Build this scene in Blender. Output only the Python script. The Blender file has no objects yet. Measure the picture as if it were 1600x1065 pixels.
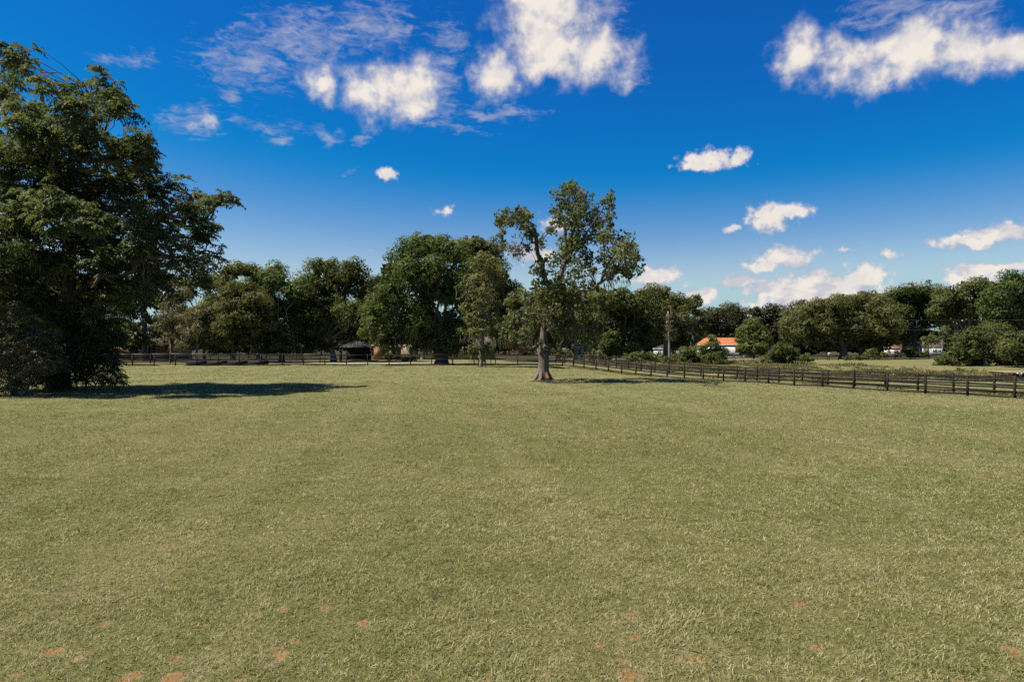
import bpy, math
import numpy as np
from math import radians as R

S = bpy.context.scene
COL = S.collection
F = 1600 * 24.0 / 36.0          # focal length of the photograph in its own pixels
HC = 2.2                        # camera height
HY = 545.0                      # row of the horizon

# ------------------------------------------------------------------ camera
cd = bpy.data.cameras.new('camera')
cd.lens, cd.sensor_width = 24.0, 36.0
cd.shift_y = (HY - 532.5) / 1600.0
cd.clip_start, cd.clip_end = 0.1, 9000
cam = bpy.data.objects.new('camera', cd)
COL.objects.link(cam)
cam.location = (0, 0, HC)
cam.rotation_euler = (R(90), 0, 0)
S.camera = cam

# ------------------------------------------------------------------ light, sky, exposure
SUN_EL = R(56)
SHADOW = R(6)                  # shadows run to +X, turned this far towards +Y
sl = bpy.data.lights.new('sun', 'SUN')
sl.energy = 4.6
sl.angle = R(0.53)
sl.color = (1.0, 0.94, 0.82)
sun = bpy.data.objects.new('sun', sl)
COL.objects.link(sun)
from mathutils import Vector
sdir = Vector((math.cos(SHADOW) * math.cos(SUN_EL), math.sin(SHADOW) * math.cos(SUN_EL), -math.sin(SUN_EL)))
sun.rotation_euler = sdir.to_track_quat('-Z', 'Y').to_euler()
sun.location = (-60, -20, 80)

S.view_settings.view_transform = 'Standard'
S.view_settings.look = 'None'
S.view_settings.exposure = 1.0
S.view_settings.gamma = 1.0
S.view_settings.use_curve_mapping = False
S.cycles.max_bounces = 6
S.cycles.diffuse_bounces = 3
S.cycles.transmission_bounces = 3
S.cycles.use_denoising = False
S.cycles.sample_clamp_indirect = 4.0
S.cycles.sample_clamp_direct = 12.0


class NT:
    """A small helper for node trees."""
    def __init__(s, tree):
        s.t = tree
        s.n = tree.nodes
        s.l = tree.links

    def new(s, kind, **kw):
        n = s.n.new(kind)
        for k, v in kw.items():
            setattr(n, k, v)
        return n

    def put(s, sock, v):
        if isinstance(v, bpy.types.NodeSocket):
            s.l.new(v, sock)
        elif v is not None:
            sock.default_value = v

    def math(s, op, a, b=None, c=None, clamp=False):
        n = s.new('ShaderNodeMath', operation=op, use_clamp=clamp)
        s.put(n.inputs[0], a)
        if b is not None:
            s.put(n.inputs[1], b)
        if c is not None:
            s.put(n.inputs[2], c)
        return n.outputs[0]

    def vmath(s, op, a, b=None):
        n = s.new('ShaderNodeVectorMath', operation=op)
        s.put(n.inputs[0], a)
        if b is not None:
            s.put(n.inputs[1], b)
        return n.outputs['Value'] if op in ('LENGTH', 'DOT_PRODUCT') else n.outputs[0]

    def noise(s, vec, scale, detail=3, rough=0.5, out='Fac', dist=0.0):
        n = s.new('ShaderNodeTexNoise')
        s.put(n.inputs['Vector'], vec)
        n.inputs['Scale'].default_value = scale
        n.inputs['Detail'].default_value = detail
        n.inputs['Roughness'].default_value = rough
        n.inputs['Distortion'].default_value = dist
        return n.outputs[out]

    def smooth(s, v, lo, hi, a=0.0, b=1.0):
        n = s.new('ShaderNodeMapRange', interpolation_type='SMOOTHSTEP')
        s.put(n.inputs[0], v)
        n.inputs[1].default_value, n.inputs[2].default_value = lo, hi
        n.inputs[3].default_value, n.inputs[4].default_value = a, b
        return n.outputs[0]

    def mix(s, f, a, b, blend='MIX'):
        n = s.new('ShaderNodeMix', data_type='RGBA', blend_type=blend)
        s.put(n.inputs[0], f)
        for k, v in ((6, a), (7, b)):
            s.put(n.inputs[k], v if isinstance(v, bpy.types.NodeSocket) else (*v, 1.0))
        return n.outputs[2]

    def scale(s, vec, xyz):
        n = s.new('ShaderNodeMapping')
        s.put(n.inputs['Vector'], vec)
        n.inputs['Scale'].default_value = xyz
        return n.outputs[0]


# ---- world: Nishita sky with clouds laid out by azimuth and elevation
W = bpy.data.worlds.new('World')
S.world = W
W.use_nodes = True
w = NT(W.node_tree)
w.n.clear()
SKY_K = 0.05
out = w.new('ShaderNodeOutputWorld')
bg = w.new('ShaderNodeBackground')
bg.inputs[1].default_value = SKY_K
w.l.new(bg.outputs[0], out.inputs[0])
sky = w.new('ShaderNodeTexSky', sky_type='NISHITA', sun_disc=False)
sky.sun_elevation = SUN_EL
sky.sun_rotation = math.atan2(-sdir.x, -sdir.y)
sky.altitude = 0
sky.air_density = 1.0
sky.dust_density = 0.5
sky.ozone_density = 5.0
geo = w.new('ShaderNodeNewGeometry')
dirv = w.vmath('MULTIPLY', geo.outputs['Incoming'], (-1, -1, -1))
sep = w.new('ShaderNodeSeparateXYZ')
w.l.new(dirv, sep.inputs[0])
az = w.math('ARCTAN2', sep.outputs[0], sep.outputs[1])
el = w.math('ARCSINE', sep.outputs[2])
hs = w.new('ShaderNodeHueSaturation')
hs.inputs['Saturation'].default_value = 1.35
w.l.new(sky.outputs[0], hs.inputs['Color'])
gm = w.new('ShaderNodeGamma')
gm.inputs[1].default_value = 1.0
w.l.new(hs.outputs[0], gm.inputs[0])
sc = w.new('ShaderNodeSeparateColor')
w.l.new(gm.outputs[0], sc.inputs[0])
cc = w.new('ShaderNodeCombineColor')                      # a deep clear blue, as through a polariser
w.l.new(w.math('SMOOTH_MIN', w.math('SMOOTH_MAX', w.math('MULTIPLY_ADD', sc.outputs[0], 3.0, -1.65), 0.05, .4), 4.1, 2.5), cc.inputs[0])
w.l.new(w.math('SMOOTH_MIN', w.math('MULTIPLY_ADD', w.math('POWER', sc.outputs[1], 2.0), .325, .60), 6.1, 2.5), cc.inputs[1])
w.l.new(w.math('MULTIPLY_ADD', sc.outputs[2], .98, 1.0), cc.inputs[2])
sky_col = w.mix(w.smooth(el, .50, .95), cc.outputs[0], w.mix(1.0, cc.outputs[0], (.85, .62, .45), 'MULTIPLY'))   # darker overhead


def azel(px, py):
    x, z = (px - 800) / F, (HY - py) / F
    return math.atan(x), math.atan(z / math.sqrt(1 + x * x))


def cloud_field(ells, warp_scale, warp_amp, seed, grow=1.0, shift=0.0):
    wn = w.noise(w.vmath('ADD', dirv, (seed, seed * .7, 0)), warp_scale, 5, 0.6, 'Color')
    wv = w.vmath('MULTIPLY', w.vmath('SUBTRACT', wn, (.5, .5, .5)), (warp_amp * 2, warp_amp * 1.6, 0))
    comb = w.new('ShaderNodeCombineXYZ')
    w.l.new(az, comb.inputs[0])
    w.put(comb.inputs[1], w.math('ADD', el, shift))
    p = w.vmath('ADD', comb.outputs[0], wv)
    m = None
    for e in ells:
        px, py, rx, ry = e[:4]
        a, b = azel(px, py)
        k = math.cos(a) ** 2
        d = w.vmath('MULTIPLY', w.vmath('SUBTRACT', p, (a, b, 0)), (F / (grow * rx) / k ** .6, F / (grow * ry) / math.cos(a) ** .8, 0))
        v = w.math('SUBTRACT', e[4] if len(e) > 4 else 1.0, w.vmath('LENGTH', d))
        m = v if m is None else w.math('MAXIMUM', m, v)
    return m


BIG = [(870, 64, 78, 48), (925, 82, 50, 38), (875, 100, 80, 24), (772, 112, 30, 34), (862, 10, 75, 40), (840, 60, 60, 50),
       (605, 134, 66, 38), (570, 144, 42, 25), (640, 142, 46, 31), (503, 140, 30, 20),
       (1258, 85, 36, 32), (1330, 92, 58, 40), (1420, 78, 70, 40), (1500, 78, 60, 36), (1572, 76, 60, 28), (1370, 112, 66, 24),
       (303, 188, 30, 12, .55)]
SMALL = [(1108, 250, 46, 14), (1155, 245, 20, 14), (1090, 258, 38, 8),
         (1203, 341, 36, 22), (1232, 332, 32, 13), (1147, 356, 18, 8, .8),
         (1225, 402, 46, 17), (1190, 416, 36, 10),
         (1560, 365, 40, 15), (1512, 378, 56, 10), (1390, 397, 18, 12, .8), (1325, 392, 18, 7, .6), (1545, 418, 70, 11), (1532, 434, 44, 16),
         (1280, 450, 90, 26), (1346, 434, 36, 22), (1225, 455, 60, 24), (1155, 440, 28, 10), (1300, 475, 150, 30), (1030, 432, 40, 16),
         (1090, 462, 36, 14), (1470, 462, 80, 18), (603, 271, 17, 9, .9), (697, 330, 28, 12, .6), (577, 392, 12, 8, .6),
         (870, 352, 40, 22, .7), (840, 400, 60, 25, .7)]
THIN = [(395, 98, 85, 42), (480, 66, 90, 44), (575, 40, 80, 38), (697, 58, 30, 32), (637, 50, 14, 16), (660, 170, 80, 26),
        (770, 180, 80, 10), (660, 200, 50, 8), (300, 195, 55, 22), (200, 100, 50, 15, .8), (360, 145, 18, 22), (510, 207, 26, 14),
        (440, 213, 20, 7), (565, 220, 18, 8), (685, 125, 34, 44), (1390, 20, 75, 30), (1500, 12, 70, 18), (720, 205, 60, 9, .7),
        (1250, 45, 30, 18, .8), (910, 20, 70, 30), (980, 110, 40, 30, .8), (420, 200, 130, 22, .55), (545, 270, 20, 8, .6)]
det = w.noise(dirv, 27, 7, 0.56)
det2 = w.noise(w.vmath('ADD', dirv, (.008, .003, -.012)), 27, 5, 0.5)
det_s = w.noise(dirv, 75, 5, 0.6)
big = cloud_field(BIG, 13, 0.045, 3.1, 1.22)
small = cloud_field(SMALL, 34, 0.014, 7.7, 1.35)
thin = cloud_field(THIN, 16, 0.03, 1.3, 1.1)
small_up = cloud_field([e for e in SMALL if len(e) == 4 and e[2] > 20], 34, 0.014, 7.7, 1.35, .012)
under = w.math('MULTIPLY', w.smooth(w.math('SUBTRACT', small_up, small), .05, .55), w.smooth(el, .20, .30, 1, 0))
a_big = w.smooth(w.math('ADD', big, w.math('MULTIPLY', w.math('SUBTRACT', det, .5), 2.2)), -0.30, 0.90)
a_small = w.smooth(w.math('ADD', small, w.math('MULTIPLY', w.math('SUBTRACT', det_s, .5), 1.6)), 0.02, 0.62)
stre = w.noise(w.scale(dirv, (1.0, 1.0, 3.0)), 42, 6, 0.65, dist=0.6)
a_thin = w.smooth(w.math('ADD', thin, w.math('MULTIPLY', w.math('SUBTRACT', stre, .52), 3.0)), -0.1, 1.3, 0, 0.62)
alpha = w.math('MAXIMUM', w.math('MAXIMUM', a_big, w.math('MULTIPLY', a_small, .96)), a_thin)
relief = w.smooth(w.math('SUBTRACT', det, det2), -0.10, 0.10)
dense = w.math('MAXIMUM', a_big, a_small)
lit = w.math('ADD', w.math('MULTIPLY', relief, .26), w.math('MULTIPLY', dense, .80), clamp=True)
lit = w.math('MULTIPLY', lit, w.math('SUBTRACT', 1.0, w.math('MULTIPLY', under, .55)))
grey = w.math('MULTIPLY', w.smooth(w.noise(w.scale(dirv, (1, 1, 1.8)), 26, 4, .5), .46, .62), w.smooth(el, .13, .20, .55, 0))
lit = w.math('MULTIPLY', lit, w.math('SUBTRACT', 1.0, grey))
c_col = w.mix(lit, (3.8, 4.1, 5.6), (8.9, 8.2, 7.5))
final = w.mix(alpha, sky_col, c_col)
w.l.new(final, bg.inputs[0])

# ------------------------------------------------------------------ helpers
rng0 = np.random.default_rng(11)


def sst(a, b, x):
    t = np.clip((np.asarray(x, float) - a) / (b - a), 0, 1)
    return t * t * (3 - 2 * t)


def gz(X, Y):
    """Height of the ground."""
    X = np.asarray(X, float)
    Y = np.asarray(Y, float)
    side = (-500 * np.clip(Y, 5, None) + 47200) / F - X            # distance to the fence along the lawn
    z = .5 * sst(55, 118, Y) - .6 * (1 - sst(0, 9, side)) * sst(14, 34, Y) * (1 - sst(62, 86, Y))
    near = 1 - sst(60, 140, np.hypot(X, Y))
    return z + near * (.018 * np.sin(X * 1.1 + .4 * Y) + .02 * np.sin(Y * .83 - X * .31 + 1.0) + .012 * np.sin(X * 2.3 + 2) * np.sin(Y * 1.9))


def P(px, py, Y):
    """World point seen at that pixel of the photograph when it stands at depth Y."""
    return np.array([(px - 800) / F * Y, Y, HC - (py - HY) / F * Y])


def onground(px, Y):
    x = (px - 800) / F * Y
    return np.array([x, Y, float(gz(x, Y))])


def raw_mesh(name, verts, faces, tint=None, smooth=False, extra=None):
    """faces: list of int arrays (n, k)."""
    me = bpy.data.meshes.new(name)
    verts = np.ascontiguousarray(verts, np.float32)
    me.vertices.add(len(verts))
    me.vertices.foreach_set('co', verts.ravel())
    faces = [f for f in faces if f is not None and len(f)]
    loops = np.concatenate([f.ravel() for f in faces]).astype(np.int32)
    tot = np.concatenate([np.full(len(f), f.shape[1]) for f in faces])
    start = np.concatenate(([0], np.cumsum(tot)[:-1])).astype(np.int32)
    me.loops.add(len(loops))
    me.loops.foreach_set('vertex_index', loops)
    me.polygons.add(len(tot))
    me.polygons.foreach_set('loop_start', start)
    if smooth:
        me.polygons.foreach_set('use_smooth', np.ones(len(tot), bool))
    me.update(calc_edges=True)
    for nm, arr in ([('tint', tint)] if tint is not None else []) + list((extra or {}).items()):
        a = me.attributes.new(nm, 'FLOAT', 'POINT')
        a.data.foreach_set('value', np.ascontiguousarray(arr, np.float32))
    return me


def link(name, me, mat=None, parent=None, loc=(0, 0, 0)):
    o = bpy.data.objects.new(name, me)
    COL.objects.link(o)
    o.location = loc
    if mat:
        me.materials.append(mat)
    if parent:
        o.parent = parent
    return o


def thing(name, label, cat, loc=(0, 0, 0), rz=0.0, group=None):
    o = bpy.data.objects.new(name, None)
    o.empty_display_size = .3
    COL.objects.link(o)
    o.location = [float(v) for v in loc]
    o.rotation_euler = (0, 0, rz)
    o['label'] = label
    o['category'] = cat
    if group:
        o['group'] = group
    return o


class MB:
    """Collects boxes, tubes and polygons and builds them as one mesh."""
    def __init__(s):
        s.v, s.q, s.t, s.n = [], [], [], 0

    def add(s, v, q=None, t=None):
        v = np.asarray(v, float)
        if q is not None and len(q):
            s.q.append(np.asarray(q, int) + s.n)
        if t is not None and len(t):
            s.t.append(np.asarray(t, int) + s.n)
        s.v.append(v)
        s.n += len(v)

    def box(s, c, d, rz=0.0):
        x, y, z = [k / 2 for k in d]
        v = np.array([(a * x, b * y, e * z) for a in (-1, 1) for b in (-1, 1) for e in (-1, 1)])
        cs, sn = math.cos(rz), math.sin(rz)
        v = np.stack([v[:, 0] * cs - v[:, 1] * sn, v[:, 0] * sn + v[:, 1] * cs, v[:, 2]], 1) + np.asarray(c)
        s.add(v, [(0, 1, 3, 2), (4, 6, 7, 5), (0, 4, 5, 1), (2, 3, 7, 6), (0, 2, 6, 4), (1, 5, 7, 3)])

    def hexa(s, v8):
        """Eight corners: four of the bottom, four of the top, both anticlockwise."""
        s.add(v8, [(3, 2, 1, 0), (4, 5, 6, 7), (0, 1, 5, 4), (1, 2, 6, 5), (2, 3, 7, 6), (3, 0, 4, 7)])

    def board(s, a, b, h, t):
        """A board from a to b (its centre line), h high and t thick."""
        a, b = np.asarray(a, float), np.asarray(b, float)
        d = (b - a)[:2]
        n = np.array([-d[1], d[0], 0]) / (np.linalg.norm(d) + 1e-9) * t / 2
        u = np.array([0, 0, h / 2])
        s.hexa([a - n - u, b - n - u, b + n - u, a + n - u, a - n + u, b - n + u, b + n + u, a + n + u])

    def tube(s, pts, rad, seg=8, cap=True, wob=0.0, rng=None):
        pts = np.asarray(pts, float)
        rad = np.broadcast_to(np.asarray(rad, float), (len(pts),))
        tan = np.gradient(pts, axis=0)
        tan /= np.linalg.norm(tan, axis=1)[:, None] + 1e-9
        ref = np.array([1.0, 0, 0]) if abs(tan[0][0]) < .8 else np.array([0, 1.0, 0])
        A = np.cross(tan, ref)
        A /= np.linalg.norm(A, axis=1)[:, None] + 1e-9
        B = np.cross(tan, A)
        th = np.arange(seg) / seg * 2 * math.pi
        r = rad[:, None] * np.ones(seg)[None]
        if wob and rng is not None:
            r = r * (1 + wob * rng.normal(size=r.shape))
        v = pts[:, None] + r[..., None] * (np.cos(th)[None, :, None] * A[:, None] + np.sin(th)[None, :, None] * B[:, None])
        n = len(pts)
        i = np.arange(n - 1)[:, None] * seg + np.arange(seg)[None]
        j = np.arange(n - 1)[:, None] * seg + (np.arange(seg)[None] + 1) % seg
        q = np.stack([i, j, j + seg, i + seg], -1).reshape(-1, 4)
        v = v.reshape(-1, 3)
        t = None
        if cap:
            v = np.concatenate([v, pts[-1:] + tan[-1:] * rad[-1], pts[:1]])
            k = (n - 1) * seg
            t = [(k + a, k + (a + 1) % seg, n * seg) for a in range(seg)] + [((a + 1) % seg, a, n * seg + 1) for a in range(seg)]
        s.add(v, q, t)

    def build(s, name, mat, parent=None, smooth=False, loc=(0, 0, 0)):
        me = raw_mesh(name, np.concatenate(s.v), [np.concatenate(s.q) if s.q else None, np.concatenate(s.t) if s.t else None], smooth=smooth)
        return link(name, me, mat, parent, loc)


def unit(n, rng):
    v = rng.normal(size=(n, 3))
    return v / (np.linalg.norm(v, axis=1)[:, None] + 1e-9)


def norm(v):
    return v / (np.linalg.norm(v, axis=-1, keepdims=True) + 1e-9)


def leaves(pos, nrm, L, Wd, rng, axis=None, droop=0.25):
    """One bent rhombic leaf per position; returns vertices and quads."""
    n = len(pos)
    nrm = norm(nrm)
    if axis is None:
        axis = rng.normal(size=(n, 3))
    axis = norm(axis - nrm * (axis * nrm).sum(1)[:, None])
    side = np.cross(nrm, axis)
    L = np.broadcast_to(L, (n,))[:, None]
    Wd = np.broadcast_to(Wd, (n,))[:, None]
    v = np.stack([pos - axis * L * .5, pos - axis * L * .05 + side * Wd * .5 + nrm * L * .06,
                  pos + axis * L * .5 - nrm * L * droop, pos - axis * L * .05 - side * Wd * .5 + nrm * L * .06], 1).reshape(-1, 3)
    return v, np.arange(4 * n).reshape(-1, 4)


# ------------------------------------------------------------------ materials
def material(name):
    m = bpy.data.materials.new(name)
    m.use_nodes = True
    t = NT(m.node_tree)
    t.n.clear()
    o = t.new('ShaderNodeOutputMaterial')
    return m, t, o


def leaf_mat(name, dark, light, trans=0.3, gloss=0.3):
    m, t, o = material(name)
    at = t.new('ShaderNodeAttribute', attribute_name='tint')
    ramp = t.mix(at.outputs['Fac'], dark, light)
    pr = t.new('ShaderNodeBsdfPrincipled')
    t.l.new(ramp, pr.inputs['Base Color'])
    pr.inputs['Roughness'].default_value = .65
    pr.inputs['Specular IOR Level'].default_value = gloss
    tr = t.new('ShaderNodeBsdfTranslucent')
    t.l.new(t.mix(1.0, ramp, (1.25, 1.2, .55), 'MULTIPLY'), tr.inputs[0])
    mx = t.new('ShaderNodeMixShader')
    mx.inputs[0].default_value = trans
    t.l.new(pr.outputs[0], mx.inputs[1])
    t.l.new(tr.outputs[0], mx.inputs[2])
    t.l.new(mx.outputs[0], o.inputs[0])
    return m


def bark_mat(name, a, b, patch=None, top=None):
    m, t, o = material(name)
    tc = t.new('ShaderNodeTexCoord')
    v = tc.outputs['Object']
    n1 = t.noise(t.scale(v, (6, 6, 1.2)), 1.6, 6, .65)
    n2 = t.noise(v, 1.3, 4, .6)
    c = t.mix(t.smooth(n1, .35, .65), a, b)
    c = t.mix(t.smooth(n2, .5, .62, 0, .6), c, tuple(k * .45 for k in a))
    if patch:
        sp = t.new('ShaderNodeSeparateXYZ')
        t.l.new(v, sp.inputs[0])
        low = t.smooth(sp.outputs[2], 0.1, 2.2, .9, 0)
        pm = t.math('MULTIPLY', low, t.smooth(t.noise(t.scale(v, (1, 1, .5)), 2.2, 4, .6), .48, .60))
        c = t.mix(pm, c, patch)
    p = t.new('ShaderNodeBsdfPrincipled')
    t.l.new(c, p.inputs['Base Color'])
    p.inputs['Roughness'].default_value = .9
    bp = t.new('ShaderNodeBump')
    bp.inputs['Strength'].default_value = .8
    bp.inputs['Distance'].default_value = .06
    t.l.new(n1, bp.inputs['Height'])
    t.l.new(bp.outputs[0], p.inputs['Normal'])
    t.l.new(p.outputs[0], o.inputs[0])
    return m


def plain_mat(name, a, b, scale=3.0, stretch=(1, 1, 1), rough=.8, bump=0.0, spec=.3):
    m, t, o = material(name)
    tc = t.new('ShaderNodeTexCoord')
    n1 = t.noise(t.scale(tc.outputs['Object'], stretch), scale, 5, .6)
    p = t.new('ShaderNodeBsdfPrincipled')
    t.l.new(t.mix(t.smooth(n1, .3, .7), a, b), p.inputs['Base Color'])
    p.inputs['Roughness'].default_value = rough
    p.inputs['Specular IOR Level'].default_value = spec
    if bump:
        bp = t.new('ShaderNodeBump')
        bp.inputs['Strength'].default_value = bump
        bp.inputs['Distance'].default_value = .02
        t.l.new(n1, bp.inputs['Height'])
        t.l.new(bp.outputs[0], p.inputs['Normal'])
    t.l.new(p.outputs[0], o.inputs[0])
    return m


def lawn_colour(t, v):
    """Colour of the lawn by place: green, dry and faded patches, faint mowing tracks."""
    n_big = t.noise(v, .16, 4, .6)
    n_mid = t.noise(v, .75, 4, .65)
    n_sm = t.noise(v, 3.2, 4, .65)
    c = t.mix(t.smooth(n_big, .42, .60), LAWN_GREEN, LAWN_DRY)
    c = t.mix(t.smooth(n_mid, .52, .70, 0, .55), c, LAWN_TAN)
    c = t.mix(t.smooth(n_sm, .58, .74, 0, .55), c, LAWN_FADED)
    c = t.mix(t.smooth(n_sm, .40, .26, 0, .45), c, LAWN_DEEP)
    rot = t.new('ShaderNodeMapping')
    t.l.new(v, rot.inputs['Vector'])
    rot.inputs['Rotation'].default_value = (0, 0, R(-8))
    st = t.noise(t.scale(rot.outputs[0], (1.5, .03, 1)), .55, 2, .5)
    c = t.mix(t.smooth(st, .50, .60, 0, .34), c, LAWN_TAN)
    c = t.mix(t.smooth(st, .48, .36, 0, .30), c, LAWN_GREEN)
    return c


LAWN_GREEN = (0.163, 0.157, 0.059)
LAWN_DRY = (0.201, 0.180, 0.080)
LAWN_TAN = (0.241, 0.212, 0.109)
LAWN_FADED = (0.241, 0.186, 0.130)
LAWN_DEEP = (0.111, 0.126, 0.040)
SOIL_A, SOIL_B = (.15, .078, .025), (.285, .165, .062)

M = {}
m, t, o = material('lawn_ground')
tc = t.new('ShaderNodeTexCoord')
v = tc.outputs['Object']
c = lawn_colour(t, v)
fine = t.noise(v, 22, 4, .7)
c = t.mix(t.smooth(fine, .30, .72), t.mix(1.0, c, (.55, .58, .55), 'MULTIPLY'), t.mix(1.0, c, (1.05, 1.06, 1.10), 'MULTIPLY'))
at = t.new('ShaderNodeAttribute', attribute_name='soil')
c = t.mix(t.smooth(at.outputs['Fac'], .02, .45, 0, .7), c, LAWN_FADED)
soil = t.mix(t.noise(v, 45, 5, .75), SOIL_A, SOIL_B)
c = t.mix(t.smooth(t.math('ADD', at.outputs['Fac'], t.math('MULTIPLY', t.math('SUBTRACT', t.noise(v, 28, 5, .7), .5), 1.9)), .45, .68), c, soil)
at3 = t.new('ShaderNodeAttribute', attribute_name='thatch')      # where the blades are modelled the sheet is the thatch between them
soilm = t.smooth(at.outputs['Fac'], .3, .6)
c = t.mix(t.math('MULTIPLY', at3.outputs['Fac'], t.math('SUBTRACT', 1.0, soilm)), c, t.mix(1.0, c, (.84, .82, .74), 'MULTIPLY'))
at2 = t.new('ShaderNodeAttribute', attribute_name='litter_shade')
litter_shade_c = t.mix(t.smooth(t.noise(v, 1.2, 5, .7), .35, .65), (.012, .010, .006), (.034, .027, .016))  # near-black earth: shade under the crowns is put into the colour
c = t.mix(at2.outputs['Fac'], c, litter_shade_c)
p = t.new('ShaderNodeBsdfPrincipled')
t.l.new(c, p.inputs['Base Color'])
p.inputs['Roughness'].default_value = .95
p.inputs['Specular IOR Level'].default_value = .1
bp = t.new('ShaderNodeBump')
bp.inputs['Strength'].default_value = .9
bp.inputs['Distance'].default_value = .05
t.l.new(fine, bp.inputs['Height'])
t.l.new(bp.outputs[0], p.inputs['Normal'])
t.l.new(p.outputs[0], o.inputs[0])
M['ground'] = m

m, t, o = material('grass_blades')
tc = t.new('ShaderNodeTexCoord')
c = lawn_colour(t, tc.outputs['Object'])
at = t.new('ShaderNodeAttribute', attribute_name='tint')
c = t.mix(1.0, c, (1.40, 1.42, 1.40), 'MULTIPLY')
dryer = t.mix(t.smooth(at.outputs['Fac'], .6, 1.0, 0, .75), c, (.46, .41, .25))
dryer = t.mix(t.smooth(at.outputs['Fac'], .45, 0.0, 0, .65), dryer, (.095, .125, .030))
pr = t.new('ShaderNodeBsdfPrincipled')
t.l.new(dryer, pr.inputs['Base Color'])
pr.inputs['Roughness'].default_value = .6
pr.inputs['Specular IOR Level'].default_value = .25
tr = t.new('ShaderNodeBsdfTranslucent')
t.l.new(t.mix(1.0, dryer, (1.2, 1.2, .8), 'MULTIPLY'), tr.inputs[0])
mx = t.new('ShaderNodeMixShader')
mx.inputs[0].default_value = .35
t.l.new(pr.outputs[0], mx.inputs[1])
t.l.new(tr.outputs[0], mx.inputs[2])
t.l.new(mx.outputs[0], o.inputs[0])
M['grass'] = m

M['oak'] = leaf_mat('oak_leaves', (0.052, 0.068, 0.023), (0.132, 0.144, 0.051), .36, .12)
M['oak_b'] = leaf_mat('oak_leaves_olive', (0.068, 0.078, 0.028), (0.156, 0.159, 0.061), .36, .12)
M['oak_g'] = leaf_mat('oak_leaves_green', (0.054, 0.078, 0.024), (0.127, 0.154, 0.049), .36, .12)
M['far'] = leaf_mat('far_leaves', (.050, .056, .028), (.096, .098, .048), .3, .1)
M['pale'] = leaf_mat('pale_leaves', (.110, .106, .058), (.20, .185, .105), .3, .15)
M['hick'] = leaf_mat('compound_leaves', (.027, .043, .017), (.150, .178, .080), .42, .22)
M['syc'] = leaf_mat('broad_leaves', (.056, .074, .026), (.182, .194, .074), .42, .22)
M['bush'] = leaf_mat('bush_leaves', (.056, .078, .022), (.135, .150, .044), .35, .15)
M['weed'] = leaf_mat('weed_leaves', (.088, .096, .034), (.26, .22, .115), .35, .1)
M['brown'] = leaf_mat('withered_leaves', (.14, .08, .045), (.26, .165, .095), .3, .1)
M['moss'] = leaf_mat('hanging_moss', (.085, .080, .055), (.20, .185, .130), .35, .05)
M['bark'] = bark_mat('oak_bark', (.10, .085, .07), (.21, .185, .155))
M['bark_d'] = bark_mat('dark_bark', (.055, .045, .036), (.115, .095, .075))
M['bark_c'] = bark_mat('peeling_bark', (.070, .057, .045), (.172, .147, .115), (.24, .11, .05))
M['bark_p'] = bark_mat('pale_bark', (.22, .19, .15), (.38, .34, .27))
M['black'] = plain_mat('black_fence_paint', (.0045, .0036, .003), (.024, .019, .015), 1.1, (1, 1, 3), .85, .06)
M['grey_board'] = plain_mat('greyish_board', (.10, .085, .07), (.22, .19, .15), 5, (1, 1, 6), .9)  # grey for one top rail, the rails below it are black
M['pale_wood'] = plain_mat('pale_timber', (.20, .165, .12), (.30, .26, .20), 4, (1, 1, 6), .9)
M['conc'] = plain_mat('drive_concrete', (.24, .215, .165), (.33, .30, .235), 1.0, (1, 1, 1), .9)
M['brick'] = None
M['cream'] = plain_mat('cream_wall', (.27, .22, .15), (.33, .27, .19), 2)
M['tan'] = plain_mat('tan_wall', (.13, .10, .075), (.18, .14, .10), 2)
M['white'] = plain_mat('white_paint', (.42, .41, .385), (.50, .49, .465), 2)
M['glass'] = plain_mat('dark_glass', (.010, .012, .014), (.022, .024, .026), 1, rough=.15, spec=.6)
M['tile'] = None
M['shingle'] = plain_mat('grey_shingle', (.020, .018, .017), (.048, .044, .041), 8, (1, 4, 1))
M['shingle_t'] = plain_mat('tan_shingle', (.13, .10, .078), (.20, .155, .12), 8, (1, 4, 1))
M['red'] = plain_mat('red_brick_pier', (.20, .065, .035), (.34, .13, .07), 6)
M['teal'] = plain_mat('grey_green_siding', (.10, .13, .13), (.16, .19, .18), 4, (1, 1, 9))
M['pole'] = plain_mat('weathered_pole', (.17, .145, .11), (.27, .235, .185), 3, (6, 6, .6))
M['wire'] = plain_mat('old_cable', (.10, .10, .10), (.16, .16, .16), 3)
M['porcelain'] = plain_mat('white_porcelain', (.5, .5, .48), (.6, .6, .58), 3, rough=.2)
M['tyre'] = plain_mat('tyre_rubber', (.012, .012, .012), (.025, .025, .025), 9)
M['rust'] = plain_mat('rusty_steel', (.10, .04, .025), (.20, .085, .05), 6)
M['deck'] = plain_mat('faded_deck', (.22, .16, .12), (.32, .25, .195), 4, (8, 1, 1))


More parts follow.
